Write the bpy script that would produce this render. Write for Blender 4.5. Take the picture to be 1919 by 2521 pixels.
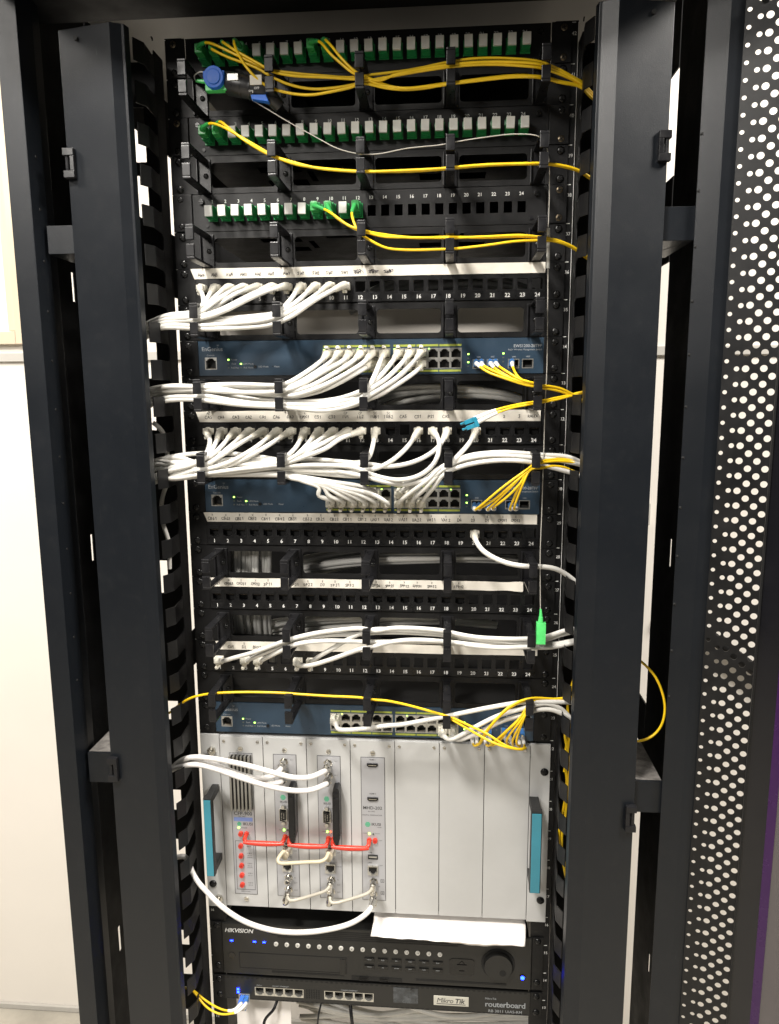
import bpy, bmesh, math, random
from mathutils import Vector, Matrix
random.seed(11)
scene = bpy.context.scene
for o in list(bpy.data.objects): bpy.data.objects.remove(o)
COL = scene.collection

# ------------------------------------------------------------------ camera, world, lights, exposure
S = 0.001            # everything below is written in millimetres
Z0 = 1950.0          # height of the top rack unit above the floor
U = 44.45            # one rack unit
cam_data = bpy.data.cameras.new("camera")
cam_data.sensor_fit = 'HORIZONTAL'
cam_data.sensor_width = 36.0
cam_data.lens = 34.2457
cam_data.clip_start = 0.02
cam_data.clip_end = 60
cam = bpy.data.objects.new("camera", cam_data)
cam.location = (0.101821, -0.951215, (Z0 - 418.542) * S)
cam.rotation_euler = (1.407075, 0.006435, 0.078626)
COL.objects.link(cam)
scene.camera = cam

world = bpy.data.worlds.new("World")
scene.world = world
world.use_nodes = True
bg = world.node_tree.nodes["Background"]
bg.inputs[0].default_value = (1.0, 0.97, 0.93, 1)
bg.inputs[1].default_value = 0.07

def area(name, loc, target, size, power, color=(1.0, 0.95, 0.88), size_y=None):
    l = bpy.data.lights.new(name, 'AREA')
    l.energy = power
    l.color = color
    l.shape = 'RECTANGLE'
    l.size = size
    l.size_y = size_y or size
    o = bpy.data.objects.new(name, l)
    o.location = loc
    d = Vector(target) - Vector(loc)
    o.rotation_euler = d.to_track_quat('-Z', 'Y').to_euler()
    COL.objects.link(o)
    return o
# ceiling panels of the room: one above and in front of the rack, one further out, two by the wall behind it
area("ceiling_panel_front", (-0.45, -1.02, 2.80), (-0.40, -0.55, 0.0), 0.30, 44)
area("ceiling_panel_room", (-1.5, -2.9, 2.95), (-0.4, -0.6, 1.0), 0.6, 40)
area("ceiling_panel_left", (-1.9, -0.45, 2.95), (-1.75, 0.10, 0.0), 0.6, 40)
area("ceiling_panel_right", (1.75, -0.75, 2.95), (1.2, 0.45, 0.0), 0.6, 84)

scene.view_settings.view_transform = 'Standard'
scene.view_settings.look = 'None'
scene.view_settings.exposure = 0.42
scene.view_settings.gamma = 1.0
scene.render.engine = 'CYCLES'
scene.cycles.max_bounces = 6
scene.cycles.diffuse_bounces = 4
scene.cycles.glossy_bounces = 3

# ------------------------------------------------------------------ materials
def mat(name, base, rough=0.5, metal=0.0, var=0.12, scale=40.0, bump=0.0, bscale=300.0, rvar=0.1, emit=None, estr=0.0,
        trans=0.0, alpha=1.0, rand=0.0, spec=0.5, dust=0.0, sub=0.0, scratch=0.0):
    m = bpy.data.materials.new(name)
    m.use_nodes = True
    nt = m.node_tree
    N, L = nt.nodes, nt.links
    b = N["Principled BSDF"]
    b.inputs["Base Color"].default_value = (*base, 1)
    b.inputs["Roughness"].default_value = rough
    b.inputs["Metallic"].default_value = metal
    b.inputs["Specular IOR Level"].default_value = spec
    if trans: b.inputs["Transmission Weight"].default_value = trans
    if alpha < 1: b.inputs["Alpha"].default_value = alpha
    if sub:
        b.inputs["Subsurface Weight"].default_value = sub
        b.inputs["Subsurface Radius"].default_value = (0.004, 0.0035, 0.003)
    if emit:
        b.inputs["Emission Color"].default_value = (*emit, 1)
        b.inputs["Emission Strength"].default_value = estr
    if var or dust or rand:
        tc = N.new("ShaderNodeTexCoord")
        nz = N.new("ShaderNodeTexNoise")
        nz.inputs["Scale"].default_value = scale
        nz.inputs["Detail"].default_value = 5.0
        nz.inputs["Roughness"].default_value = 0.65
        L.new(tc.outputs["Object"], nz.inputs["Vector"])
        mr = N.new("ShaderNodeMapRange")
        mr.inputs["From Min"].default_value = 0.3
        mr.inputs["From Max"].default_value = 0.7
        mr.inputs["To Min"].default_value = 1.0 - var
        mr.inputs["To Max"].default_value = 1.0 + var
        L.new(nz.outputs["Fac"], mr.inputs["Value"])
        mx = N.new("ShaderNodeMix")
        mx.data_type = 'RGBA'
        mx.blend_type = 'MULTIPLY'
        mx.inputs["Factor"].default_value = 1.0
        mx.inputs["A"].default_value = (*base, 1)
        L.new(mr.outputs["Result"], mx.inputs["B"])
        src = mx.outputs["Result"]
        if rand:
            oi = N.new("ShaderNodeObjectInfo")
            m2 = N.new("ShaderNodeMapRange")
            m2.inputs["To Min"].default_value = 1.0 - rand
            m2.inputs["To Max"].default_value = 1.0
            L.new(oi.outputs["Random"], m2.inputs["Value"])
            x2 = N.new("ShaderNodeMix"); x2.data_type = 'RGBA'; x2.blend_type = 'MULTIPLY'
            x2.inputs["Factor"].default_value = 1.0
            L.new(src, x2.inputs["A"]); L.new(m2.outputs["Result"], x2.inputs["B"])
            src = x2.outputs["Result"]
        if dust:
            n2 = N.new("ShaderNodeTexNoise"); n2.inputs["Scale"].default_value = 55.0; n2.inputs["Detail"].default_value = 7.0
            n2.inputs["Roughness"].default_value = 0.75
            L.new(tc.outputs["Object"], n2.inputs["Vector"])
            r2 = N.new("ShaderNodeMapRange"); r2.inputs["From Min"].default_value = 0.52; r2.inputs["From Max"].default_value = 0.78
            r2.inputs["To Max"].default_value = dust
            L.new(n2.outputs["Fac"], r2.inputs["Value"])
            x3 = N.new("ShaderNodeMix"); x3.data_type = 'RGBA'
            x3.inputs["B"].default_value = (0.32, 0.30, 0.27, 1)
            L.new(r2.outputs["Result"], x3.inputs["Factor"]); L.new(src, x3.inputs["A"])
            src = x3.outputs["Result"]
        if scratch:
            mp = N.new("ShaderNodeMapping"); mp.inputs["Scale"].default_value = (90, 90, 9)
            L.new(tc.outputs["Object"], mp.inputs["Vector"])
            n4 = N.new("ShaderNodeTexNoise"); n4.inputs["Scale"].default_value = 1.0; n4.inputs["Detail"].default_value = 6.0; n4.inputs["Roughness"].default_value = 0.7
            L.new(mp.outputs["Vector"], n4.inputs["Vector"])
            r4 = N.new("ShaderNodeMapRange"); r4.inputs["From Min"].default_value = 0.70; r4.inputs["From Max"].default_value = 0.80; r4.inputs["To Max"].default_value = scratch
            L.new(n4.outputs["Fac"], r4.inputs["Value"])
            x4 = N.new("ShaderNodeMix"); x4.data_type = 'RGBA'; x4.inputs["B"].default_value = (0.30, 0.30, 0.30, 1)
            L.new(r4.outputs["Result"], x4.inputs["Factor"]); L.new(src, x4.inputs["A"])
            src = x4.outputs["Result"]
        L.new(src, b.inputs["Base Color"])
        if rvar:
            r3 = N.new("ShaderNodeMapRange")
            r3.inputs["From Min"].default_value = 0.3; r3.inputs["From Max"].default_value = 0.7
            r3.inputs["To Min"].default_value = max(0.03, rough - rvar); r3.inputs["To Max"].default_value = min(1, rough + rvar)
            L.new(nz.outputs["Fac"], r3.inputs["Value"]); L.new(r3.outputs["Result"], b.inputs["Roughness"])
    if bump:
        tc2 = N.new("ShaderNodeTexCoord")
        nb = N.new("ShaderNodeTexNoise"); nb.inputs["Scale"].default_value = bscale; nb.inputs["Detail"].default_value = 3.0
        L.new(tc2.outputs["Object"], nb.inputs["Vector"])
        bp = N.new("ShaderNodeBump"); bp.inputs["Strength"].default_value = bump; bp.inputs["Distance"].default_value = 0.0006
        L.new(nb.outputs["Fac"], bp.inputs["Height"]); L.new(bp.outputs["Normal"], b.inputs["Normal"])
    return m

M = dict(
    cabinet=mat("cabinet_slate", (0.0062, 0.0078, 0.0104), 0.33, var=0.05, scale=9, bump=0.22, bscale=1400, rvar=0.04, dust=0.015, scratch=0.26, spec=0.36),
    black=mat("powder_black", (0.0055, 0.0055, 0.006), 0.40, var=0.2, scale=22, bump=0.3, bscale=1500, dust=0.03, spec=0.36),
    inner=mat("inner_black", (0.003, 0.003, 0.0033), 0.6, var=0.2, scale=20, spec=0.25),
    plastic=mat("black_plastic", (0.0085, 0.0085, 0.0098), 0.33, var=0.2, scale=60, bump=0.08, bscale=900, dust=0.03, spec=0.38),
    port=mat("port_black", (0.006, 0.006, 0.0065), 0.33, var=0.15, scale=80),
    hole=mat("socket_dark", (0.004, 0.004, 0.004), 0.7, var=0),
    screw=mat("screw_black", (0.02, 0.02, 0.02), 0.25, metal=0.6, var=0.25, scale=200),
    screw_old=mat("screw_brass_worn", (0.16, 0.13, 0.09), 0.33, metal=0.85, var=0.4, scale=260),
    nickel=mat("nickel", (0.62, 0.60, 0.55), 0.22, metal=1.0, var=0.15, scale=150),
    steel=mat("steel_frame", (0.60, 0.59, 0.55), 0.32, metal=0.85, var=0.12, scale=90),
    print_white=mat("print_white", (0.72, 0.72, 0.70), 0.6, var=0.1, scale=400),
    print_grey=mat("print_grey", (0.36, 0.38, 0.40), 0.6, var=0.1, scale=400),
    print_dark=mat("print_dark", (0.06, 0.06, 0.06), 0.6, var=0.1, scale=400),
    print_green=mat("print_green", (0.06, 0.42, 0.22), 0.5, var=0.1, scale=400),
    ink=mat("ink", (0.03, 0.028, 0.03), 0.6, var=0.3, scale=700),
    ink_blue=mat("ink_blue", (0.03, 0.03, 0.09), 0.6, var=0.3, scale=700),
    tape=mat("paper_tape", (0.74, 0.70, 0.62), 0.55, var=0.10, scale=30, bump=0.2, bscale=120),
    paper=mat("paper", (0.86, 0.82, 0.78), 0.8, var=0.05, scale=20, bump=0.3, bscale=60),
    hair=mat("bare_fibre_grey", (0.42, 0.40, 0.36), 0.4, var=0.05),
    white=mat("cable_white", (0.70, 0.685, 0.64), 0.36, var=0.07, scale=25, rand=0.09, sub=0.06),
    boot=mat("boot_cream", (0.72, 0.69, 0.60), 0.32, var=0.08, scale=60, rand=0.08, sub=0.15),
    coax=mat("coax_white", (0.76, 0.735, 0.71), 0.34, var=0.05, scale=25, rand=0.06, sub=0.05),
    yellow=mat("fibre_yellow", (0.88, 0.58, 0.012), 0.38, var=0.10, scale=40, rand=0.14, sub=0.05),
    beige=mat("cable_beige", (0.52, 0.46, 0.33), 0.4, var=0.08, scale=40),
    greycoax=mat("cable_grey", (0.46, 0.43, 0.36), 0.34, var=0.1, scale=60),
    rear=mat("rear_cable", (0.72, 0.71, 0.67), 0.42, var=0.12, scale=30, rand=0.2),
    green=mat("adapter_green", (0.018, 0.255, 0.075), 0.36, var=0.12, scale=120),
    greenplug=mat("plug_green", (0.04, 0.33, 0.08), 0.34, var=0.12, scale=120),
    lime=mat("plug_lime", (0.09, 0.62, 0.16), 0.34, var=0.1, scale=120),
    cap=mat("dust_cap", (0.70, 0.70, 0.66), 0.42, var=0.07, scale=90, rand=0.10),
    lcblue=mat("plug_blue", (0.05, 0.17, 0.42), 0.32, var=0.1, scale=120),
    teal=mat("plug_teal", (0.02, 0.20, 0.30), 0.32, var=0.1, scale=120),
    white_boot=mat("white_boot", (0.80, 0.78, 0.74), 0.4, var=0.05, scale=120),
    blue=mat("switch_blue", (0.024, 0.047, 0.076), 0.36, var=0.07, scale=18, bump=0.12, bscale=1600),
    swtop=mat("switch_steel", (0.10, 0.10, 0.10), 0.45, metal=0.3, var=0.1, scale=10),
    strip=mat("strip_lime", (0.30, 0.34, 0.05), 0.5, var=0.1, scale=80),
    ledg=mat("led_green", (0.2, 0.6, 0.1), 0.4, var=0, emit=(0.42, 1.0, 0.10), estr=5.0),
    ledb=mat("led_blue", (0.05, 0.08, 0.9), 0.4, var=0, emit=(0.003, 0.014, 1.0), estr=34.0),
    ledr=mat("led_red", (0.8, 0.1, 0.05), 0.4, var=0, emit=(1.0, 0.12, 0.05), estr=2.0),
    ledoff=mat("led_off", (0.10, 0.11, 0.10), 0.3, var=0),
    chassis=mat("chassis_grey", (0.56, 0.563, 0.558), 0.42, metal=0.12, var=0.05, scale=8, bump=0.10, bscale=1800, rvar=0.06),
    module=mat("module_silver", (0.47, 0.475, 0.50), 0.38, metal=0.3, var=0.05, scale=10, rvar=0.06),
    alu=mat("heatsink_alu", (0.34, 0.335, 0.31), 0.40, metal=0.7, var=0.1, scale=40),
    groove=mat("heatsink_gap", (0.05, 0.05, 0.05), 0.5, var=0.1),
    handle=mat("handle_black", (0.02, 0.02, 0.02), 0.5, var=0.15, scale=80, bump=0.2, bscale=800),
    turq=mat("handle_turquoise", (0.045, 0.25, 0.33), 0.38, var=0.08, scale=20),
    red=mat("jumper_red", (0.62, 0.045, 0.025), 0.32, var=0.10, scale=80),
    reddark=mat("socket_red", (0.45, 0.02, 0.012), 0.3, var=0.1, scale=80),
    sticker=mat("sticker_blue", (0.22, 0.30, 0.62), 0.5, var=0.08, scale=100),
    dvr=mat("recorder_black", (0.010, 0.010, 0.0095), 0.38, var=0.15, scale=15, bump=0.2, bscale=1500),
    dvrdark=mat("recorder_gloss", (0.004, 0.004, 0.004), 0.2, var=0.1, scale=20),
    button=mat("button_grey", (0.55, 0.54, 0.50), 0.45, var=0.08, scale=200),
    badge=mat("badge_cream", (0.62, 0.60, 0.52), 0.4, var=0.08, scale=60),
    lcd=mat("screen_film", (0.05, 0.055, 0.06), 0.25, var=0.8, scale=70),
    wall=mat("wall_white", (0.82, 0.775, 0.71), 0.75, var=0.02, scale=3, bump=0.15, bscale=90),
    trim=mat("wall_trim", (0.66, 0.56, 0.42), 0.5, var=0.03, scale=6),
    railing=mat("wall_rail", (0.52, 0.50, 0.46), 0.5, var=0.05, scale=10),
    roof=mat("roof_galvanised", (0.30, 0.29, 0.27), 0.5, var=0.1, scale=8),
    floor=mat("floor_vinyl", (0.42, 0.39, 0.33), 0.5, var=0.18, scale=9, bump=0.2, bscale=60),
    skirting=mat("skirting_grey", (0.48, 0.46, 0.42), 0.5, var=0.08, scale=12),
    vfl=mat("tester_black", (0.03, 0.03, 0.032), 0.35, var=0.15, scale=60),
    vflblue=mat("tester_blue", (0.012, 0.12, 0.55), 0.5, var=0.08, scale=60),
    silver=mat("tester_silver", (0.40, 0.40, 0.38), 0.3, metal=0.6, var=0.1),
    glass=mat("door_glass", (0.16, 0.145, 0.145), 0.08, var=0, trans=0.0, alpha=0.46),
    purple=mat("glass_purple", (0.030, 0.003, 0.055), 0.25, var=0.08, scale=20),
    border=mat("glass_border", (0.006, 0.006, 0.008), 0.12, var=0.1, scale=20),
    leaf=mat("leaf_green", (0.22, 0.40, 0.05), 0.45, var=0.3, scale=30),
    soil=mat("pot_dark", (0.03, 0.02, 0.016), 0.6, var=0.3, scale=30),
    dustcap=mat("dusty_top", (0.16, 0.15, 0.14), 0.7, var=0.6, scale=70),
)

# ------------------------------------------------------------------ mesh helpers (millimetres in, metres out)
_tc = {}
def glyphs(s, size, bold=0.0, shear=0.0, space=1.0):
    key = (s, size, bold, shear, space)
    if key in _tc: return _tc[key]
    cu = bpy.data.curves.new("t", 'FONT')
    cu.body = s; cu.size = size; cu.align_x = 'CENTER'; cu.align_y = 'CENTER'
    cu.offset = bold * size; cu.shear = shear; cu.space_character = space; cu.resolution_u = 2
    ob = bpy.data.objects.new("t", cu); COL.objects.link(ob)
    dg = bpy.context.evaluated_depsgraph_get()
    me = bpy.data.meshes.new_from_object(ob.evaluated_get(dg))
    v = [tuple(x.co) for x in me.vertices]; f = [tuple(p.vertices) for p in me.polygons]
    bpy.data.objects.remove(ob); bpy.data.curves.remove(cu); bpy.data.meshes.remove(me)
    _tc[key] = (v, f)
    return v, f

class MB:
    def __init__(s): s.v, s.f, s.m = [], [], []
    def add(s, v, f, m=0):
        n = len(s.v); s.v += [tuple(p) for p in v]
        s.f += [tuple(i + n for i in q) for q in f]; s.m += [m] * len(f)
    def box(s, x0, x1, y0, y1, z0, z1, m=0):
        if x0 > x1: x0, x1 = x1, x0
        if y0 > y1: y0, y1 = y1, y0
        if z0 > z1: z0, z1 = z1, z0
        s.add([(x0,y0,z0),(x1,y0,z0),(x1,y1,z0),(x0,y1,z0),(x0,y0,z1),(x1,y0,z1),(x1,y1,z1),(x0,y1,z1)],
              [(0,3,2,1),(4,5,6,7),(0,1,5,4),(1,2,6,5),(2,3,7,6),(3,0,4,7)], m)
    def prism(s, pts, y0, y1, m=0):            # outline in x,z (counter-clockwise seen from the front, y0 nearer the front)
        n = len(pts)
        v = [(x,y0,z) for x,z in pts] + [(x,y1,z) for x,z in pts]
        s.add(v, [tuple(range(n)), tuple(range(2*n-1, n-1, -1))] + [(i, i+n, (i+1)%n+n, (i+1)%n) for i in range(n)], m)
    def sweepz(s, pts, z0, z1, m=0):           # outline in x,y extruded along z
        n = len(pts)
        v = [(x,y,z0) for x,y in pts] + [(x,y,z1) for x,y in pts]
        s.add(v, [tuple(range(n-1,-1,-1)), tuple(range(n, 2*n))] + [(i, (i+1)%n, (i+1)%n+n, i+n) for i in range(n)], m)
    def sheetz(s, pts, t, z0, z1, m=0):        # open bent sheet of thickness t (plan polyline x,y), upright
        L = [Vector((a,b)) for a,b in pts]; n = len(L); off = []
        for i in range(n):
            d = Vector((0,0))
            if i: d += (L[i]-L[i-1]).normalized()
            if i < n-1: d += (L[i+1]-L[i]).normalized()
            d.normalize(); off.append(Vector((-d.y, d.x))*t)
        o = [tuple(p) for p in L] + [tuple(L[i]+off[i]) for i in range(n-1,-1,-1)]
        s.sweepz(o, z0, z1, m)
    def cyl(s, p0, p1, r0, r1=None, n=14, m=0, cap=True):
        r1 = r0 if r1 is None else r1
        p0, p1 = Vector(p0), Vector(p1); d = (p1-p0).normalized()
        a = d.orthogonal().normalized(); b = d.cross(a)
        v = []
        for p, r in ((p0,r0),(p1,r1)):
            for i in range(n):
                t = 2*math.pi*i/n; v.append(p + a*math.cos(t)*r + b*math.sin(t)*r)
        f = [(i,(i+1)%n,(i+1)%n+n,i+n) for i in range(n)]
        if cap: f += [tuple(range(n-1,-1,-1)), tuple(range(n,2*n))]
        s.add(v, f, m)
    def tube(s, pts, r, n=10, m=0, cap=True):
        P = [Vector(p) for p in pts]; k = len(P)
        R = r if isinstance(r, (list, tuple)) else [r]*k
        T = [(P[min(i+1,k-1)]-P[max(i-1,0)]).normalized() for i in range(k)]
        a = T[0].orthogonal().normalized(); v = []
        for i in range(k):
            a = (a - T[i]*a.dot(T[i])).normalized(); b = T[i].cross(a)
            for j in range(n):
                t = 2*math.pi*j/n; v.append(P[i] + a*math.cos(t)*R[i] + b*math.sin(t)*R[i])
        f = [(i*n+j, i*n+(j+1)%n, (i+1)*n+(j+1)%n, (i+1)*n+j) for i in range(k-1) for j in range(n)]
        if cap: f += [tuple(range(n-1,-1,-1)), tuple(range((k-1)*n, k*n))]
        s.add(v, f, m)
    def text(s, t, x, z, y, size, m=0, bold=0.0, shear=0.0, space=1.0, rot=0.0, align=0):
        v, f = glyphs(t, size, bold, shear, space)
        if not v: return
        dx = 0
        if align: dx = -min(p[0] for p in v) if align > 0 else -max(p[0] for p in v)
        c, q = math.cos(rot), math.sin(rot)
        s.add([(x + (p[0]+dx)*c - p[1]*q, y, z + (p[0]+dx)*q + p[1]*c) for p in v], f, m)
    def plate(s, x0, x1, z0, z1, holes, y0, y1, m=0, r=0.0):
        """upright plate with rectangular openings (x0,x1,z0,z1); corners of openings rounded by r"""
        xs = sorted({x0,x1,*[h[0] for h in holes],*[h[1] for h in holes]}); zs = sorted({z0,z1,*[h[2] for h in holes],*[h[3] for h in holes]})
        bm = bmesh.new(); vd = {}
        def V(i,j):
            if (i,j) not in vd: vd[i,j] = bm.verts.new((xs[i], y0, zs[j]))
            return vd[i,j]
        for i in range(len(xs)-1):
            for j in range(len(zs)-1):
                cx, cz = (xs[i]+xs[i+1])/2, (zs[j]+zs[j+1])/2
                if any(h[0]<cx<h[1] and h[2]<cz<h[3] for h in holes): continue
                bm.faces.new((V(i,j),V(i+1,j),V(i+1,j+1),V(i,j+1)))
        bm.normal_update()
        fr = list(bm.faces)
        ext = bmesh.ops.extrude_face_region(bm, geom=fr, use_keep_orig=True)
        nv = [e for e in ext['geom'] if isinstance(e, bmesh.types.BMVert)]
        for q in nv: q.co.y = y1
        bmesh.ops.recalc_face_normals(bm, faces=bm.faces)
        if r:
            cs = set()
            for h in holes:
                for hx in h[:2]:
                    for hz in h[2:]: cs.add((round(hx,3), round(hz,3)))
            ed = [e for e in bm.edges if abs(e.verts[0].co.x-e.verts[1].co.x)<1e-4 and abs(e.verts[0].co.z-e.verts[1].co.z)<1e-4
                  and (round(e.verts[0].co.x,3), round(e.verts[0].co.z,3)) in cs]
            if ed: bmesh.ops.bevel(bm, geom=ed, offset=r, segments=3, affect='EDGES', profile=0.5)
        bm.verts.index_update()
        s.add([q.co[:] for q in bm.verts], [tuple(q.index for q in f.verts) for f in bm.faces], m)
        bm.free()
    def mesh(s, name, mats, bevel=0.0, smooth=False, seg=2, angle=40):
        me = bpy.data.meshes.new(name)
        me.from_pydata([(x*S, y*S, z*S) for x,y,z in s.v], [], s.f)
        for mm in (mats if isinstance(mats, (list,tuple)) else [mats]): me.materials.append(mm)
        me.polygons.foreach_set("material_index", s.m)
        if bevel or smooth:
            bm = bmesh.new(); bm.from_mesh(me)
            if bevel:
                bmesh.ops.remove_doubles(bm, verts=bm.verts, dist=1e-7)
                ed = [e for e in bm.edges if len(e.link_faces)==2 and e.calc_face_angle(0) > math.radians(angle)]
                bmesh.ops.bevel(bm, geom=ed, offset=bevel*S, segments=seg, affect='EDGES', clamp_overlap=True, profile=0.6)
            if smooth:
                for f in bm.faces: f.smooth = True
                for e in bm.edges:
                    if len(e.link_faces)==2 and e.calc_face_angle(0) > math.radians(50): e.smooth = False
            bm.to_mesh(me); bm.free()
        return me
    def build(s, name, mats, parent=None, **k):
        return obj(name, s.mesh(name, mats, **k), parent)

def obj(name, me, parent=None, loc=None):
    o = bpy.data.objects.new(name, me); COL.objects.link(o)
    if parent: o.parent = parent
    if loc: o.location = [c*S for c in loc]
    return o
def thing(name, label, cat, loc=(0,0,Z0), group=None):
    o = bpy.data.objects.new(name, None); COL.objects.link(o)
    o.empty_display_size = 0.02
    o.location = [c*S for c in loc]
    return tag(o, label, cat, group)
def tag(o, label, cat, group=None):
    o["label"] = label; o["category"] = cat
    if group: o["group"] = group
    return o
def stuff(o): o["kind"] = "stuff"; return o
def structure(o): o["kind"] = "structure"; return o
def copy_tree(o, parent=None):
    c = o.copy(); COL.objects.link(c); c.parent = parent
    for ch in list(o.children): copy_tree(ch, c)
    return c
def spline(pts, step=4.0):
    """centripetal Catmull-Rom through pts, resampled about every `step` mm"""
    P = [Vector(p) for p in pts]
    P = [P[0]*2-P[1]] + P + [P[-1]*2-P[-2]]
    out = []
    for i in range(1, len(P)-2):
        p0,p1,p2,p3 = P[i-1:i+3]
        t1 = max((p1-p0).length,1e-3)**.5; t2 = t1+max((p2-p1).length,1e-3)**.5; t3 = t2+max((p3-p2).length,1e-3)**.5
        n = max(2, int((p2-p1).length/step))
        for k in range(n):
            t = t1+(t2-t1)*k/n
            a1 = p0*((t1-t)/t1)+p1*(t/t1); a2 = p1*((t2-t)/(t2-t1))+p2*((t-t1)/(t2-t1)); a3 = p2*((t3-t)/(t3-t2))+p3*((t-t2)/(t3-t2))
            b1 = a1*((t2-t)/t2)+a2*(t/t2); b2 = a2*((t3-t)/(t3-t1))+a3*((t-t1)/(t3-t1))
            out.append(b1*((t2-t)/(t2-t1))+b2*((t-t1)/(t2-t1)))
    out.append(P[-2])
    return out
def smooth_path(p, n=2):
    for _ in range(n):
        p = [p[0]] + [(p[i-1]+p[i]*2+p[i+1])/4 for i in range(1,len(p)-1)] + [p[-1]]
    return p

# pen strokes for the handwritten tapes
STROKE = {'A':[[(0,0),(.35,1),(.75,0)],[(.1,.35),(.7,.42)]],'B':[[(0,0),(.05,1),(.5,.9),(.45,.6),(.05,.5),(.6,.4),(.55,.08),(0,0)]],
'C':[[(.65,.85),(.3,1),(0,.6),(.08,.15),(.4,0),(.7,.12)]],'D':[[(.05,0),(.05,1),(.55,.8),(.65,.4),(.4,.05),(0,0)]],
'E':[[(.55,1),(0,.95),(.05,0),(.6,.05)],[(.02,.5),(.45,.52)]],'G':[[(.6,.85),(.2,.95),(0,.4),(.3,0),(.6,.2),(.6,.45),(.35,.45)]],
'H':[[(0,0),(.05,1)],[(.55,0),(.6,1)],[(0,.5),(.6,.5)]],'K':[[(0,0),(.05,1)],[(.55,1),(.05,.45),(.6,0)]],'M':[[(0,0),(.1,1),(.35,.4),(.6,1),(.7,0)]],
'P':[[(0,0),(.05,1),(.5,.9),(.5,.55),(.05,.45)]],'R':[[(0,0),(.05,1),(.5,.9),(.5,.6),(.05,.5),(.6,0)]],'S':[[(.6,.85),(.3,1),(.05,.75),(.5,.4),(.45,.08),(0,.05)]],
'U':[[(0,1),(.05,.15),(.3,0),(.55,.15),(.6,1)]],'V':[[(0,1),(.3,0),(.65,1)]],'W':[[(0,1),(.15,0),(.4,.7),(.6,0),(.85,1)]],'X':[[(0,0),(.6,1)],[(0,1),(.6,0)]],
'I':[[(.2,0),(.25,1)]],'0':[[(.3,1),(.05,.6),(.1,.1),(.35,0),(.55,.4),(.5,.85),(.3,1)]],'1':[[(.05,.7),(.3,1),(.3,0)]],'2':[[(.05,.8),(.3,1),(.5,.7),(.05,.02),(.6,.05)]],
'3':[[(.05,.95),(.5,.95),(.2,.55),(.5,.35),(.3,0),(0,.1)]],'4':[[(.35,1),(.02,.4),(.55,.42)],[(.45,.7),(.4,0)]],'5':[[(.55,1),(.1,.95),(.1,.55),(.5,.45),(.4,.05),(0,.05)]],
'6':[[(.45,1),(.08,.5),(.1,.05),(.45,.05),(.5,.4),(.1,.4)]],'7':[[(.05,.95),(.55,.95),(.2,0)],[(.15,.5),(.5,.52)]],'8':[[(.3,.5),(.05,.8),(.3,1),(.5,.8),(.05,.2),(.3,0),(.5,.2),(.3,.5)]],
'9':[[(.5,.6),(.1,.6),(.1,.95),(.5,.95),(.45,0)]],' ':[],'|':[[(.1,-.2),(.1,1.3)]]}
def handwrite(mb, text, x, z, y, h, rnd, w=0.55, m=0, pitch=0.86):
    n = len(text); tw = n*h*pitch
    cx = x - tw/2
    tilt = rnd.uniform(-.06,.06)
    for ch in text:
        s = h*rnd.uniform(.85,1.12); dz = rnd.uniform(-.08,.08)*h
        for st in STROKE.get(ch, []):
            P = [Vector((cx+(px+rnd.uniform(-.05,.05))*s*.95, z+dz+(pz-.5+rnd.uniform(-.05,.05))*s+ (cx-x)*tilt)) for px,pz in st]
            for a, b in zip(P, P[1:]):
                d = (b-a)
                if d.length < 1e-4: continue
                d.normalize(); nn = Vector((-d.y,d.x))*w/2; a2 = a-d*w*.3; b2 = b+d*w*.3
                mb.add([(a2.x-nn.x,y,a2.y-nn.y),(b2.x-nn.x,y,b2.y-nn.y),(b2.x+nn.x,y,b2.y+nn.y),(a2.x+nn.x,y,a2.y+nn.y)], [(0,1,2,3)], m)
        cx += h*pitch*rnd.uniform(.85,1.1)
def scribble(mb, x, z, y, wd, h, rnd, m=0, n=26):
    P = [Vector((x+rnd.uniform(-.5,.5)*wd, z+rnd.uniform(-.5,.5)*h)) for _ in range(n)]
    P.sort(key=lambda q: q.x+rnd.uniform(-2,2))
    for a, b in zip(P, P[1:]):
        d = b-a
        if d.length < 1e-3: continue
        d.normalize(); nn = Vector((-d.y,d.x))*.2
        mb.add([(a.x-nn.x,y,a.y-nn.y),(b.x-nn.x,y,b.y-nn.y),(b.x+nn.x,y,b.y+nn.y),(a.x+nn.x,y,a.y+nn.y)], [(0,1,2,3)], m)
# ------------------------------------------------------------------ setting: wall, floor
mb = MB(); mb.box(-3200, 3200, 612, 720, -Z0, 1250)
wall = structure(mb.build("wall_back", M['wall'])); wall.location.z = Z0*S
mb = MB(); mb.box(-3200, 3200, -4200, 611, -Z0-60, -Z0)
fl = structure(mb.build("floor", M['floor'])); fl.location.z = Z0*S
mb = MB(); mb.box(-3200, 3200, 604, 611.5, -Z0+1, -Z0+14)
o = mb.build("skirting", M['skirting'], wall, bevel=1.0)
mb = MB(); mb.box(-3200, 3200, 604, 611.5, -354, -336)
o = mb.build("dado_rail", M['railing'], wall, bevel=1.0)
for nm, a in (("window_trim", (-817,-787,596,611.5,-318,900)), ("window_trim", (-1600,-818,597,611.5,-318,-291)), ("window_trim", (-835,-818.5,603,611.5,-290,900))):
    mb = MB(); mb.box(*a); mb.build(nm, M['trim'], wall, bevel=1.5)
mb = MB(); mb.box(486, 520, 600, 611.5, -700, -655); mb.cyl((503,600,-677),(503,595,-677),7)
mb.build("wall_bracket", M['railing'], wall, bevel=0.8)

# ------------------------------------------------------------------ cabinet
cab = thing("rack_cabinet", "tall dark slate network cabinet with open doorway, filled with equipment", "cabinet")
ZB = -1560
def part(mb, name, m, parent=cab, **k): return mb.build(name, m, parent, **k)
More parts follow.
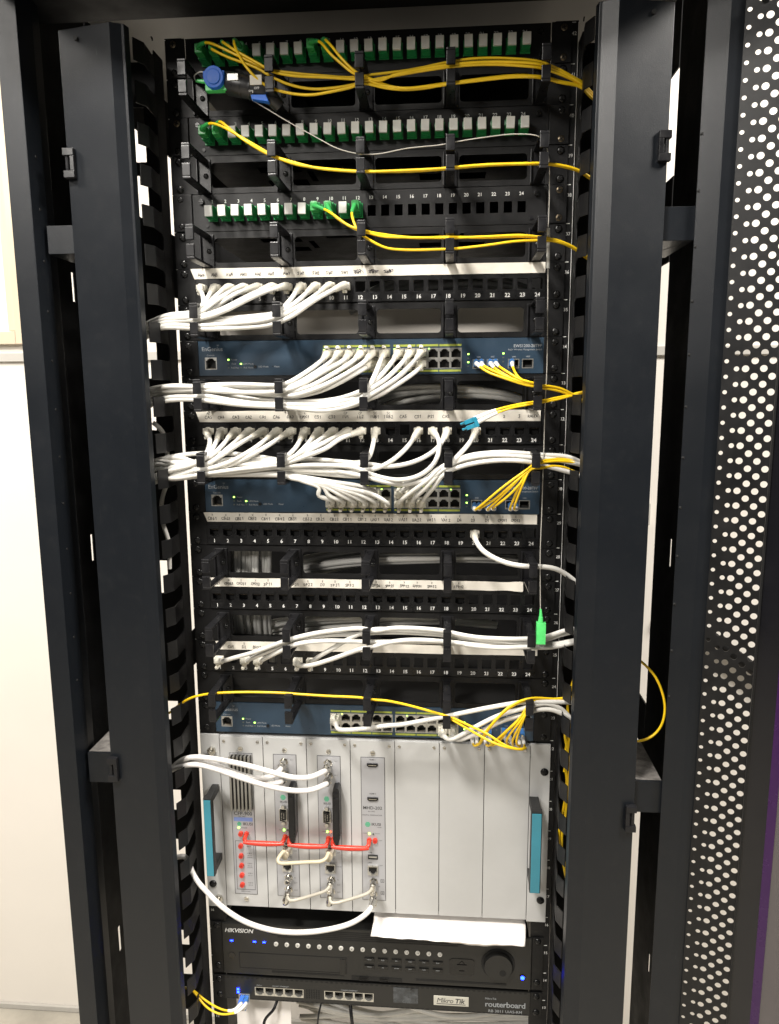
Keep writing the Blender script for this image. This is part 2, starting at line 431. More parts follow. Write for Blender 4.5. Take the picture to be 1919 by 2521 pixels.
# header slab over the doorway and posts
mb = MB(); mb.box(-405, 405, -186, -2, 22, 95); part(mb, "header", M['inner'], bevel=1.0)
mb = MB(); mb.sheetz([(-405,-40),(-405,-85),(-379.5,-85),(-374,-62),(-374,-46)], 1.6, ZB, 21); part(mb, "post", M['cabinet'], bevel=0.6)
mb = MB(); mb.sheetz([(370.5,-71),(369,-76),(391,-84),(406.5,-86),(406.5,-40)], 1.6, ZB, 21); part(mb, "post", M['cabinet'], bevel=0.6)
# inner side channels behind the posts, with slots
def side_plate(X, t, y0, y1, z0, z1, holes, name, m):
    q = MB(); q.plate(y0, y1, z0, z1, holes, 0, t)
    q.v = [(X+b, a, c) for a,b,c in q.v]
    if t > 0: q.f = [tuple(reversed(f)) for f in q.f]
    return part(q, name, m)
side_plate(-400, 1.6, -36, 120, ZB, 85, [(34,41,-655,-617),(30,38,-1273,-1230),(34,41,-300,-262)], "side_channel", M['inner'])
side_plate(398, 1.6, -36, 118, ZB, 85, [(38,47,-655,-617),(30,39,-1262,-1230)], "side_channel", M['inner'])
for X in (-400, 398):
    mb = MB(); mb.box(X, X+2, 122, 600, -6, 85); part(mb, "side_strut", M['inner'])
    mb = MB(); mb.box(X, X+2, 122, 600, -250, -140); part(mb, "side_strut", M['inner'])
    mb = MB(); mb.box(X, X+2, 122, 600, -955, -885); part(mb, "side_strut", M['inner'])
    mb = MB(); mb.box(X, X+30*(1 if X<0 else -1), 560, 590, ZB, 80); part(mb, "rear_post", M['inner'])
mb = MB(); mb.box(-398, 398, 570, 574, ZB, -338); part(mb, "rear_blackout", M['inner'])  # added black sheet across the open back, keeps the interior dark
mb = MB(); mb.box(-398, 398, 570, 574, -256, 84); part(mb, "rear_blackout", M['inner'])  # upper added sheet, hides the bright wall behind the trays
mb = MB(); mb.box(-405, 405, -1.5, 600, 86, 95); part(mb, "roof", M['roof'])
# front covers of the side ducts
for sx in (-1, 1):
    pl = [(sx*336,-74),(sx*335,-80),(sx*(270 if sx<0 else 275),-94),(sx*259,-88.5),(sx*256,-88),(sx*254,-79)]
    mb = MB()
    if sx < 0: mb.sheetz(pl, 1.4, ZB, -21)
    else: mb.sheetz(pl[::-1], 1.4, ZB, -21)
    c = part(mb, "duct_cover", M['cabinet'], bevel=0.5)
    for zt, zb in ([(-146,-178),(-888,-920)] if sx<0 else [(-148,-179),(-929,-963)]):
        l = MB(); l.box(sx*337, sx*324, -88, -80.5, zb, zb+8); l.box(sx*337, sx*324, -88, -80.5, zt-8, zt); l.box(sx*329, sx*324, -87.6, -80.5, zb+8, zt-8); l.cyl((sx*333,-84.5,zb+7),(sx*333,-84.5,zt-7),2.2)
        l.build("latch", M['plastic'], c, bevel=0.6)
    h = MB(); h.cyl((sx*312,-88.6,-33),(sx*312,-86,-33),2.4); h.build("screw_hole", M['hole'], c)
# brackets between posts and covers
for sx, rows in ((-1, [(-258,-226),(-931,-889)]), (1, [(-258,-222),(-945,-903)])):
    for zb, zt in rows:
        mb = MB()
        mb.box(sx*337, sx*371, -71, -69.4, zb, zt)
        mb.box(sx*337, sx*371, -69.4, 40, zt-1.6, zt)
        mb.box(sx*337, sx*371, -69.4, 40, zb, zb+1.6)
        mb.box(sx*337, sx*338.6, -69.4, 40, zb, zt, 0)
        part(mb, "bracket", M['cabinet'], bevel=0.4)
        d = MB(); d.box(sx*339, sx*370, -68, 38, zt+.05, zt+.5); part(d, "dust_film", M['dustcap'])
    # row of fixing holes down the post return
    for k in range(12):
        zz = -150 - 58*k
        x = -376.5 if sx < 0 else 371
        mb = MB(); mb.cyl((x-1.0*sx*-1, -72 if sx<0 else -77.6, zz), (x+0.6*sx*-1, -72 if sx<0 else -76, zz), 1.6, n=10); part(mb, "fixing_hole", M['hole'])
# 19 inch rails with unit marks
for sx in (-1, 1):
    e = 244 if sx < 0 else 249.5
    mb = MB(); mb.box(sx*223, sx*e, 2.6, 4.4, ZB, 2); mb.box(sx*(e-1.6), sx*e, 4.4, 150 if sx < 0 else 300, ZB, 2)
    r = part(mb, "mounting_rail", M['black'], bevel=0.3)
    tm = MB()
    for k in range(0, 32):
        z = -k*U
        tm.box(sx*241.8, sx*(244 if sx<0 else 246.2), 2.35, 2.55, z-.45, z+.45)
        n = 42-k
        if sx > 0: tm.text(str(n), 244.6, z-12, 2.4, 5.6, bold=.01)
        elif k > 25: tm.text(str(n), -239, z-14, 2.4, 5.6, bold=.01)
    if sx > 0: tm.box(248.9, 249.5, 2.3, 2.5, -19*U, 0)  # painted white line: highlight along the right rail's outer edge
    stuff(tm.build("unit_marks_and_glint", M['print_white'], r))
# finger ducts
for sx in (-1, 1):
    X = 251
    mb = MB(); mb.box(sx*X, sx*(X+1.5), -16, 12, ZB, -18)
    duct = part(mb, "cable_duct", M['black'], bevel=0.3)
    plan = [(sx*X,-16.05),(sx*(X-3.5),-54),(sx*(X+3.5),-69)]
    f = MB(); (f.sheetz(plan, 1.5, -12, 12) if sx > 0 else f.sheetz(plan[::-1], 1.5, -12, 12))
    # rounded web between fingers
    fm = f.mesh("finger", M['black'], bevel=0.7)
    for k in range(1, 33):
        obj("finger", fm, duct, (0, 0, -(k-.43)*U - 12.3))
    w = MB()
    for k in range(1, 33):
        zc = -(k-.43)*U + 10.2
        # concave fillets at the root of each slot
        for sgn in (1,-1):
            for q in range(4):
                w.box(sx*(X+.1), sx*(X+1.4), -16-1.2*(q+1), -16-1.2*q, zc+sgn*10.4, zc+sgn*(10.4-4.2+ (q+1)*1.05))
    stuff(w.build("slot_fillet", M['black'], duct))
    # dark plate behind the fingers, with holes where the wall shows
    hs = []
    if sx < 0:
        hs = [(279,300,-134,-70),(279,300,-204,-150),(280,300,-402,-340),(262,269,-214,-206),(286,300,-470,-418),(282,300,-694,-648),(278,300,-880,-852),(281,300,-1020,-988),(279,300,-1096,-1066),(281,300,-1240,-1215),(279,300,-1290,-1262),(281,300,-1380,-1350)]
    b = MB(); b.plate(256, 300, ZB, -18, hs, 14, 15.2)
    b.v = [(sx*x, y, z) for x,y,z in b.v]
    if sx < 0: b.f = [tuple(reversed(q)) for q in b.f]
    b.build("duct_back_plate", M['inner'], duct)

# ------------------------------------------------------------------ open glass door on the right, perforated edge strip
door = MB()
ang = math.atan2(-17, 50)
def dp(u, z, t=0.0): # u along the door from the hinge, t towards the back
    return (405 + u*math.cos(ang) - t*math.sin(ang), -88 + u*math.sin(ang) + t*math.cos(ang), z)
cols = [(3.2, 2.35, 0.0), (13.6, 2.75, .5), (22.6, 3.75, .5), (31.6, 3.75, 0.0), (40.6, 3.75, .5), (49.2, 3.75, 0.0)]
edges = [-1.0, 8.6, 17.9, 27.1, 36.1, 45, 53.3]
P = 16.9
ptop, pbot = 20.0, ZB
def cell(u0, u1, z0, z1, uc, zc, r, n=12):
    base = len(door.v); ring = []; out = []
    for i in range(n):
        a = 2*math.pi*i/n; ca, sa = math.cos(a), math.sin(a)
        ring.append((uc+ca*r, zc+sa*r))
        k = min(((u1-uc) if ca>0 else (uc-u0))/max(abs(ca),1e-6), ((z1-zc) if sa>0 else (zc-z0))/max(abs(sa),1e-6))
        out.append((uc+ca*k, zc+sa*k))
    v = [dp(u,z) for u,z in ring] + [dp(u,z) for u,z in out] + [dp(u,z,1.2) for u,z in ring]
    f = []
    for i in range(n):
        j = (i+1)%n
        f.append((i,j,n+j,n+i)); f.append((2*n+i,2*n+j,j,i))
    for i in range(n):   # corners cut off by the polar outline
        (ua, za), (ub, zb) = out[i], out[(i+1)%n]
        if abs(ua-ub) > 1e-4 and abs(za-zb) > 1e-4:
            cu = u0 if min(abs(ua-u0), abs(ub-u0)) < 1e-4 else u1
            cz = z0 if min(abs(za-z0), abs(zb-z0)) < 1e-4 else z1
            v.append(dp(cu, cz)); f.append((n+i, n+(i+1)%n, len(v)-1))
    door.add(v, f)
for ci, (uc, r, off) in enumerate(cols):
    n = int((ptop-pbot)/P)
    for k in range(n):
        zc = ptop - (k+.5+off)*P + 4
        cell(edges[ci], edges[ci+1], zc-P/2, zc+P/2, uc, zc, r)
    door.add([dp(edges[ci],ptop+4),dp(edges[ci+1],ptop+4),dp(edges[ci+1],ptop+4-off*P),dp(edges[ci],ptop+4-off*P)],[(0,3,2,1)]) if off else None
dr = door.build("door", M['black'], cab)
mb = MB()
def dbox(q, u0, u1, t0, t1, z0, z1, m=0):
    c = [dp(u,z,t) for z in (z0,z1) for u,t in ((u0,t0),(u1,t0),(u1,t1),(u0,t1))]
    q.add(c, [(0,3,2,1),(4,5,6,7),(0,1,5,4),(1,2,6,5),(2,3,7,6),(3,0,4,7)], m)
dbox(mb, 53.4, 55.6, -3.5, 6, ZB, ptop); mb.build("door_rib", M['black'], dr, bevel=0.4)
mb = MB(); dbox(mb, 55.8, 79, 0, 5, ZB, ptop); mb.build("glass_border", M['border'], dr)
mb = MB(); dbox(mb, 79.1, 89, 0.3, 5, ZB, -470); mb.build("tinted_edge", M['purple'], dr)
mb = MB(); dbox(mb, 79.1, 89, 0.3, 5, -469.9, ptop); mb.build("glass_border", M['border'], dr)
mb = MB(); dbox(mb, 89.1, 520, 0.6, 4.6, ZB, ptop); mb.build("glass_pane", M['glass'], dr)
mb = MB(); dbox(mb, 50, 54, -4.5, -1, -52, -40); mb.cyl(dp(16,-28,-1),dp(16,-28,-6),3.2); mb.build("hinge_pin", M['nickel'], dr, bevel=.3)
# ------------------------------------------------------------------ shared small parts
def screw_mesh(name, m, r=4.7, h=2.3):
    q = MB()
    n = 16
    prof = [(r,0),(r*.97,-h*.5),(r*.72,-h*.9),(r*.3,-h*1.02)]
    v = []; f = []
    for rr, y in prof:
        for i in range(n):
            a = 2*math.pi*i/n; v.append((rr*math.cos(a), y, rr*math.sin(a)))
    for k in range(len(prof)-1):
        for i in range(n): f.append((k*n+i, k*n+(i+1)%n, (k+1)*n+(i+1)%n, (k+1)*n+i))
    f.append(tuple((len(prof)-1)*n+i for i in range(n)))
    q.add(v, [tuple(reversed(g)) for g in f], 0)
    a = .6
    for dx, dz in ((r*.55,.62),(.62,r*.55)):
        q.box(-dx, dx, -h*1.06, -h*.9, -dz, dz, 1)
    return q.mesh(name, [m, M['hole']], smooth=True)
SCREW = screw_mesh("screw", M['screw']); SCREW_OLD = screw_mesh("screw_worn", M['screw_old'])
SCREW_S = screw_mesh("screw_small", M['screw'], 3.2, 1.6)
def screws(parent, rows, old=(), r=()):
    for sx in (-1, 1):
        for dz in rows:
            o = obj("screw", SCREW_OLD if (sx, dz) in old else SCREW, parent, (sx*232.5, -.05, dz))
            o.rotation_euler = (0, random.uniform(0, 1.5), 0)
T_, B_ = -6.35, -38.1

def brand(parent, x, dz, two=False):
    q = MB(); q.text("KEVNET", x, dz, -.25, 6.2, bold=.012, space=.86); q.box(x+1.6, x+2.8, -.3, -.1, dz+2.5, dz+4.2)
    if two: q.text("systems", x+1, dz-4.2, -.25, 2.6)
    stuff(q.build("brand_mark", M['print_white'], parent))

fib_x = lambda i: 6.4 + 16.52*(i-13)
pp_x = lambda i: 9.4 + 18.17*(i-13)

# ------------------------------------------------------------------ fibre panels
q = MB(); q.box(-5,5,-18,0,-6.8,6.8); q.box(-5.9,5.9,-2,0,-8.6,8.6); q.box(-5.6,-5,-16,-4,-2.2,2.2); q.box(-3,3,-15,-3,-7.6,-6.8)
ADAPT = q.mesh("adapter", M['green'], bevel=0.35)
q = MB(); q.box(-4.7,4.7,-21.5,-18.02,-6.4,6.4)
CAP = q.mesh("dust_cap", M['cap'], bevel=0.4)
def fibre_panel(k, label, caps, plugs, empty, old=()):
    t = thing("fibre_enclosure", label, "patch panel", (0,0,Z0-k*U), "black fibre panels with green adapters")
    q = MB()
    q.plate(-217.4, 217.4, -44.1, -.4, [(fib_x(i)-5, fib_x(i)+5, -30.7, -17.7) for i in empty], 0, 1.6)
    for i in range(1, 25):
        for dz in (-14.6, -33.6): q.cyl((fib_x(i), -.02, dz), (fib_x(i), .4, dz), .75, n=8, m=1)
    q.build("face_plate", [M['black'], M['hole']], t)
    for sx in (-1, 1):
        e = MB(); e.box(sx*218.4, sx*241.3, -1.6, 1.2, -44.1, -.4); e.build("ear", M['black'], t, bevel=.4)
        l = MB(); l.cyl((sx*206,0,-9.6),(sx*206,-3.2,-9.6),3.6,3.2,n=12); l.box(sx*206-3,sx*206+3,-3.6,-3.2,-10.1,-9.1); l.build("thumb_latch", M['screw'], t, bevel=.3)
        l = MB(); l.cyl((sx*200,0,-37.5),(sx*200,-1,-37.5),2.2,n=12); l.build("rivet", M['plastic'], t)
    tr = MB()
    tr.plate(-215, 215, 2, 235, [(-150,-95,60,84),(-150,-95,120,150),(-60,-10,50,64),(-88,-80,80,130),(40,120,40,70),(60,150,110,140)], 0, 1.2)
    tr.v = [(x, z, y-42.9) for x,y,z in tr.v]; tr.f = [tuple(reversed(g)) for g in tr.f]
    tr.box(-215,-213.8,2,235,-41.6,-1); tr.box(213.8,215,2,235,-41.6,-1); tr.box(-213.7,213.7,233.8,235,-41.6,-1); tr.box(-213.7,213.7,2,233.7,-2,-1)
    tr.build("tray", M['black'], t)
    n = MB()
    for i in range(1, 25): n.text(str(i), fib_x(i)-.6, -9.2, -.2, 5.6, bold=.012)
    stuff(n.build("port_numbers", M['print_white'], t))
    for i in range(1, 25):
        if i in empty: continue
        a = obj("adapter", ADAPT, t, (fib_x(i), -.05, -24.2))
        if i in caps:
            c = obj("dust_cap", CAP, a); c.rotation_euler = (0, random.uniform(-.03,.03), 0); c.location.y = random.uniform(-.0006,.0006)
    brand(t, 229.5, -19.5, True)
    screws(t, (T_, B_), old)
    return t
fibre_panel(0, "topmost black fibre panel, in shade, with four yellow leads at its left", set(range(5,25))-{9,10}, {1,2,3,4,9,10}, [], {(-1,T_),(1,T_),(1,B_)})
fibre_panel(2, "second black fibre panel from the top with two yellow leads at its left", set(range(3,25)), {1,2}, [], {(1,B_),(-1,T_)})
fibre_panel(4, "third black fibre panel whose right half has empty square holes", {1,2,3,4,5,6,7,8,11}, {9,10,12}, range(13,25), {(1,T_),(1,B_)})

# ------------------------------------------------------------------ cable managers
def ring_mesh():
    q = MB()
    w = 5.0
    q.box(-w, w, -66.5, -1.8, -7.6, -4.6)          # upper arm
    q.box(-w, w, -66.5, -1.8, -43.6, -40.6)        # lower arm
    q.box(-w, w, -67, -63.6, -22.2, -7.7)          # upper finger
    q.box(-w, w, -67, -63.6, -40.5, -26.6)         # lower finger
    return q
q = ring_mesh(); RING = q.mesh("ring", M['plastic'], bevel=0.7)
q = MB(); q.box(-8.5,8.5,-1.8,0,-44,-4.2); q.box(-8.5,-6.8,-6,-1.85,-43.5,-4.6); RFL = q.mesh("ring_base", M['plastic'], bevel=0.4)
RX = (-201, -101, .8, 102, 205.5)
def cable_manager():
    t = thing("cable_manager", "", "cable organizer", (0,0,0), "black cable managers with plastic rings")
    q = MB(); q.plate(-241.3, 241.3, -44.1, -.4, [(-192,-112,-37.6,-8.2),(-90,-12,-37.6,-8.2),(11.5,91.5,-37.6,-8.2),(112.8,193.5,-37.6,-8.2)], 0, 1.6, r=4.0)
    q.box(-241.3,241.3,1.65,14,-1.6,-.4); q.box(-241.3,241.3,1.65,14,-44.1,-42.9)
    q.build("back_plate", M['black'], t)
    for x in RX:
        r = obj("ring", RING, t, (x, -.1, 0))
        obj("ring_base", RFL, r)
        s = obj("screw", SCREW_S, r, (2.5, -1.9, -24)); s.rotation_euler = (0, random.uniform(0,1.5), 0)
    screws(t, (T_, B_))
    return t
man = cable_manager()
mlabels = {1:"topmost cable manager, its left rings holding the black fault tester",
 3:"cable manager under the second fibre panel, crossed by a pair of yellow leads",
 5:"cable manager above the tape lettered AW, black openings behind yellow leads",
 7:"cable manager with grey showing through its right openings, above the topmost blue switch",
 9:"cable manager under the topmost blue switch, packed with white cables on its left",
 11:"cable manager under the patch panel taped CA5, overfull with white cables",
 14:"cable manager crossed by one white cable at its right end",
 16:"cable manager above the lowest patch panel, five white cables through its right rings",
 18:"lowest cable manager, its rings overhanging the lowest blue switch"}
first = True
for k, lb in mlabels.items():
    o = man if first else copy_tree(man)
    first = False
    o.location = (0, 0, (Z0-k*U)*S); o["label"] = lb

# ------------------------------------------------------------------ keystone patch panels
def jack_mesh():
    q = MB()
    q.plate(-7.2, 7.2, -8.0, 8.0, [(-5.9,5.9,-5.6,2.4),(-3.2,3.2,-7.0,-5.6)], -1.4, 6)
    q.box(-6.8,6.8,6.1,7,-7.6,7.6,1)
    q.box(-6.4,6.4,-2.0,-1.45,3.6,7.2,0)
    for i in range(8): q.box(-4.2+1.13*i, -3.7+1.13*i, .5, 5.5, 1.2, 2.2, 2)
    return q.mesh("jack", [M['port'], M['hole'], M['screw_old']], bevel=0)
JACK = jack_mesh()
q = MB(); q.plate(-7.15,7.15,-7.95,7.95,[(-6.2,6.2,-6.6,6.6)],-1.2,5); FRAME = q.mesh("port_frame", M['port'])
def patch_panel(k, label, jacks, empties, words, rnd, tapex=(-222,217), curl=0, th=(12.4,), old=(), extra=None, nsub=()):
    t = thing("patch_bay", label, "patch panel", (0,0,Z0-k*U), "black 24-port patch panels")
    q = MB()
    q.plate(-219, 219, -44.0, -.5, [(pp_x(i)-7.3, pp_x(i)+7.3, -33.1, -16.9) for i in range(1,25)], 0, 2.0)
    for sx in (-1,1): q.box(sx*219.05, sx*241.3, -.6, 1.4, -44, -.5)
    q.box(-219,219,2.05,30,-1.6,-.5); q.box(-219,219,2.05,30,-44,-42.9)
    q.build("face_plate", M['black'], t)
    for i in range(4):                      # separate moulded inserts of six ports
        a = (pp_x(6*i+1)-9.0, pp_x(6*i+6)+9.0)
        f = MB(); f.plate(a[0], a[1], -43.2, -13.4, [(pp_x(j)-7.25, pp_x(j)+7.25, -33.05, -16.95) for j in range(6*i+1,6*i+7)], -1.9, -.05)
        f.build("port_insert", M['port'], t)
    for i in range(1, 25):
        if i in empties: obj("port_frame", FRAME, t, (pp_x(i), -1.0, -25))
        else: obj("jack", JACK, t, (pp_x(i), -1.0, -25))
    n = MB()
    for i in range(1, 25): n.text(str(i), pp_x(i), -38.4, -2.1, 6.6, bold=.02)
    stuff(n.build("port_numbers", M['print_white'], t))
    brand(t, 229.5, -20)
    screws(t, (T_, B_), old)
    # paper tape
    x0, x1 = tapex
    tp = MB(); N = 44; v = []; f = []
    for a in range(N+1):
        u = a/N; x = x0+(x1-x0)*u
        wv = .35*math.sin(u*17+k)+.2*math.sin(u*41+2*k); ly = -2.3-.25*math.sin(u*23+k)**2
        cz = 0
        if curl and u > .86: ly -= (u-.86)*curl*2; cz = (u-.86)*curl*.9*math.sin((u-.86)*60)
        zt = -.2+wv*.5+cz*.6; zb = -th[0]+wv*.4-cz
        cut = 5.0 if a == 0 else 0
        v += [(x, ly, zt), (x+cut, ly-.1, zb)]
    for a in range(N): f.append((2*a+1, 2*a+3, 2*a+2, 2*a))
    m0 = len(v)
    v += [(p[0], p[1]+.35, p[2]) for p in v[:m0]]
    f += [tuple(i+m0 for i in reversed(g)) for g in f[:N]]
    f += [(2*a, 2*a+2, 2*a+2+m0, 2*a+m0) for a in range(N)] + [(2*a+3, 2*a+1, 2*a+1+m0, 2*a+3+m0) for a in range(N)] + [(0,m0,m0+1,1),(2*N+1,2*N+1+m0,2*N+m0,2*N)]
    tp.add(v, f)
    ts = tp.build("label_strip", M['tape'], t)
    ink = MB()
    for i, wd in words.items():
        x = pp_x(i)+rnd.uniform(-1,1)-1
        if wd == '#': scribble(ink, x, -7, -2.75, 13, 5, rnd, 1); handwrite(ink, "SW1", x, -8, -2.75, 3.6, rnd); continue
        if wd.startswith('^'): handwrite(ink, "X", x, -3.2, -2.75, 2.8, rnd, .36); wd = wd[1:]
        if wd.startswith('/'): handwrite(ink, wd[1:3], x, -3.4, -2.75, 3.0, rnd, .36); wd = wd[3:]
        handwrite(ink, wd, x, -8.0, -2.75, 3.7 if len(wd) < 5 else 3.2, rnd, pitch=.86 if len(wd) < 5 else .8)
    stuff(ink.build("handwriting", [M['ink'], M['ink_blue']], ts))
    return t
rn = random.Random(5)
patch_panel(6, "patch panel with the long white tape lettered AW and SW, right half see-through", range(1,12), range(12,25),
    dict(zip(range(1,15), "AW6 AW5 AW4 AW3 AW2 AW1 AW7 SW1 SW2 SW3 SW1 # # #".split())), rn, (-224,218), 0, (12.8,))
patch_panel(10, "patch panel whose tape begins CA5, under the topmost blue switch", range(1,25), [15],
    {1:"/ACCA5",2:"CA4",3:"CA3",4:"CA2",5:"CA1",6:"CA6",7:"CA7",8:"^CPDC1",9:"CS1",10:"CS2",11:"/CPIU1",12:"/CPIU2",13:"/SCIUB1",14:"/SCIUB2",15:"CA5",16:"CS1",17:"PS1",18:"CAS",22:"2",23:"3",24:"RACK4"}, rn, (-226,217), 0, (14.2,))
patch_panel(13, "patch panel taped CB and UA with one white cable in port 20", range(1,25), [24],
    dict(zip(range(1,24), ["^"+w for w in "CB61 CB62 CB51 CB52 CB41 CB42 CB31 CB32 CB21 CB22 CB11 CB12 UA31 UA32 UA21 UA22 VA11 VA12 D4 D3 D1 CPD11 CPD12".split()])), rn, (-222,216), 0, (12.6,))
patch_panel(15, "patch panel with no cables, tape lettered CPD and SPP lifting at its right end", range(1,20), range(20,25),
    {i:"^"+w for i,w in {1:"CPD21",2:"CPD22",3:"CPD31",4:"CPD32",5:"SP11",7:"SP21",8:"SP22",9:"D7",10:"SP31",11:"SP32",13:"SP34",14:"SPP21",15:"SPP22",16:"SPP31",17:"SPP32",19:"SPP42"}.items()}, rn, (-217,200), 9, (12.2,))
patch_panel(17, "lowest patch panel, five white cables in its left ports", [1,2,3,4,7,8], [5,6]+list(range(9,25)),
    {1:"AS",2:"CU1",3:"^D2",4:"BHS3",5:"BHS4"}, rn, (-214,221), 0, (12.0,))

# ------------------------------------------------------------------ blue network switches
def rj_socket(w, h, m):
    q = MB()
    q.plate(-w/2, w/2, -h/2, h/2, [(-w/2+1.2,w/2-1.2,-h/2+1.0,h/2-4.0),(-w/2+3.2,w/2-3.2,h/2-4.0,h/2-2.4),(-w/2+4.6,w/2-4.6,h/2-2.4,h/2-1.2)], -1.2, 8)
    q.box(-w/2+.4, w/2-.4, 8.1, 9, -h/2+.4, h/2-.4, 1)
    for i in range(6): q.box(-3.1+1.13*i, -2.6+1.13*i, 2.5, 7.5, -h/2+1.1, -h/2+1.9, 2)
    return q.mesh("port", [m, M['hole'], M['screw_old']])
SOCK = rj_socket(14.2, 12.7, M['steel']); CONS = rj_socket(15.4, 15.2, M['steel'])
q = MB(); q.plate(-7.0,7.0,-5.8,5.8,[(-6.0,6.0,-4.8,4.8)],-1.6,12); q.box(-6.6,6.6,12.1,13,-5.4,5.4,1); q.box(-5.8,5.8,4,11,-4.6,-1.5,1); SFP = q.mesh("uplink_cage", [M['steel'], M['hole']])
q = MB(); q.box(-1.05,1.05,-.5,0,-.8,.8); LEDG = q.mesh("status_light", M['ledg']); LEDO = q.mesh("status_light", M['ledoff'])
q = MB(); q.box(-13.7,13.7,-1.5,-1.25,-1.3,1.3); STRIP = q.mesh("port_strip", M['strip'])
SWX = lambda c: (-50.5+14.33*(c-1)) if c <= 6 else (38.9+14.37*(c-7))
SFX = (138.6, 155.9, 182.2, 199.5)
def switch(k, label):
    t = thing("network_switch", label, "network switch", (0,0,Z0-k*U), "blue 24-port network switches")
    q = MB()
    holes = [(SWX(1)-7.2, SWX(6)+7.2, -37.3, -11.7), (SWX(7)-7.2, SWX(12)+7.2, -37.3, -11.7), (-210.9,-195.3,-36.2,-20.8)] + [(x-7.1,x+7.1,-37.9,-26.1) for x in SFX]
    q.plate(-218.8, 218.8, -43.9, -.5, holes, -1.2, .8)
    q.build("face_plate", M['blue'], t)
    b = MB(); b.box(-218, 218, 14, 255, -43.6, -.8); b.box(-218,218,.9,14,-1.6,-.8); b.box(-218,218,.9,14,-43.6,-42.8); b.build("body", M['swtop'], t)
    for sx in (-1,1):
        e = MB(); e.box(sx*219.4, sx*241.3, -1.4, 1.2, -43.9, -.5); e.build("ear", M['black'], t, bevel=.4)
    for c in range(1, 13):
        for z in (-18.15, -30.9): obj("port", SOCK, t, (SWX(c), 0, z))
    obj("console_port", CONS, t, (-203.1, 0, -28.5))
    for x in SFX: obj("uplink_cage", SFP, t, (x, 0, -32))
    for a, bb in ((1,6),(7,12)):
        for z in (-8.6, -39.9):
            for c in range(a, bb+1, 2): obj("port_strip", STRIP, t, ((SWX(c)+SWX(c+1))/2, 0, z))
    for x, z, on in ((-180,-23.9,1),(-163.7,-29.2,1),(-180,-29,0),(-180,-34,0),(-163.7,-34,0),(126,-19.9,1),(126,-24.8,0),(126,-29.8,1),(126,-34.8,0),(169.4,-19.5,1),(169.4,-24.5,0),(169.4,-29.5,0)):
        obj("status_light", LEDG if on else LEDO, t, (x, -1.2, z))
    for c in range(1,13):
        for z in (-12.6,):
            if (c*7+k) % 3 == 0: 
                o = obj("status_light", LEDG, t, (SWX(c)-5.2, -1.3, z)); o.scale = (.8,1,.6)
    w = MB()
    w.text("EnGenius", -200.6, -10.6, -1.35, 7.4, bold=.004, space=.98)
    w.box(-193.8,-192.2,-1.4,-1.25,-6.6,-6.2); w.box(-194.8,-191.2,-1.4,-1.25,-5.6,-5.2)
    w.text("EWS1200-28TFP", 199, -10.6, -1.35, 5.0, bold=.014)
    w.text("PoE+ Wireless Management Switch", 196, -15.0, -1.35, 2.9)
    stuff(w.build("lettering", M['print_grey'], t))
    w = MB()
    for tx, x, z in (("Console",-203,-18.2),("Power",-172.5,-24),("Fault",-173,-29.2),("PoE Max",-171.5,-34.2),("LAN Mode",-154,-29.3),("PoE Mode",-154,-34.2),("LED Mode",-134.5,-33),("Reset",-117,-33)):
        w.text(tx, x, z, -1.35, 3.0)
    for x in SFX: w.text("1000", x, -23.6, -1.35, 2.6)
    stuff(w.build("small_print", M['print_grey'], t))
    bt = MB(); bt.cyl((-145.3,-1.2,-32.8),(-145.3,-3,-32.8),1.9,n=14); bt.cyl((-122.5,-1.25,-32.8),(-122.5,-1.1,-32.8),.7,n=10); bt.build("mode_button", M['port'], t)
    screws(t, (T_, B_))
    return t
switch(8, "topmost blue network switch, above the tape that begins CA5")
switch(12, "middle blue network switch, half hidden by white and yellow cables")
switch(19, "lowest blue network switch, directly above the grey chassis")
# ------------------------------------------------------------------ grey module chassis (six units)
ch = thing("module_chassis", "light grey six-unit module chassis with turquoise handles", "chassis")
ZT, ZC = -892.8, -1160.5
q = MB(); q.box(-240.5, 240.5, 2.0, 3.6, ZC+1, ZT-1); q.box(-213, 213, 3.7, 260, ZC+4, ZT-4); q.build("frame", M['chassis'], ch, bevel=.4)
SE = [-215.4, -153.6, -92.1, -30.8, 31.0, 92.4, 153.8, 215.5]
for a, b, nm in [(-242.3, -215.4, "flange"), (215.5, 242.5, "flange")]:
    q = MB(); q.box(a+.35*(a>-230), b-.35*(b<230), -1.5, 1.9, ZC, ZT); q.build(nm, M['chassis'], ch, bevel=.5)
q = MB(); q.cyl((0,-1.5,0),(0,-2.7,0),2.3,2.0,n=12); q.box(-1.8,1.8,-2.85,-2.6,-.3,.3,1); PSC = q.mesh("panel_screw", [M['nickel'], M['print_dark']])
pan = []
for i in range(7):
    a, b = SE[i], SE[i+1]
    q = MB(); q.box(a+.45, b-.45, -1.5, 1.8, ZC+2.5, ZT-2.5)
    pnl = q.build("module" if i < 4 else "blank_panel", M['chassis'], ch, bevel=.5)
    q = MB(); q.box(b-.46, b+.46, .2, 1.9, ZC+8, ZT-19); q.build("joint", M['print_dark'], pnl)
    for dx in (6.5, b-a-7.5):
        obj("panel_screw", PSC, pnl, (a+dx, 0, ZT-9.5))
        obj("panel_screw", PSC, pnl, (a+dx, 0, ZC+7.5)) if i > 3 and dx > 99 else None
    pan.append(pnl)
def hexnut(x, z, parent):
    q = MB(); q.cyl((x,-1.5,z),(x,-5.5,z),6.4,n=6); q.cyl((x,-5.5,z),(x,-9.5,z),3.2,n=14); q.build("hex_bolt", M['nickel'], parent, bevel=.4)
hexnut(-226.5, -916.6, ch); hexnut(-226.4, -1146.4, ch)
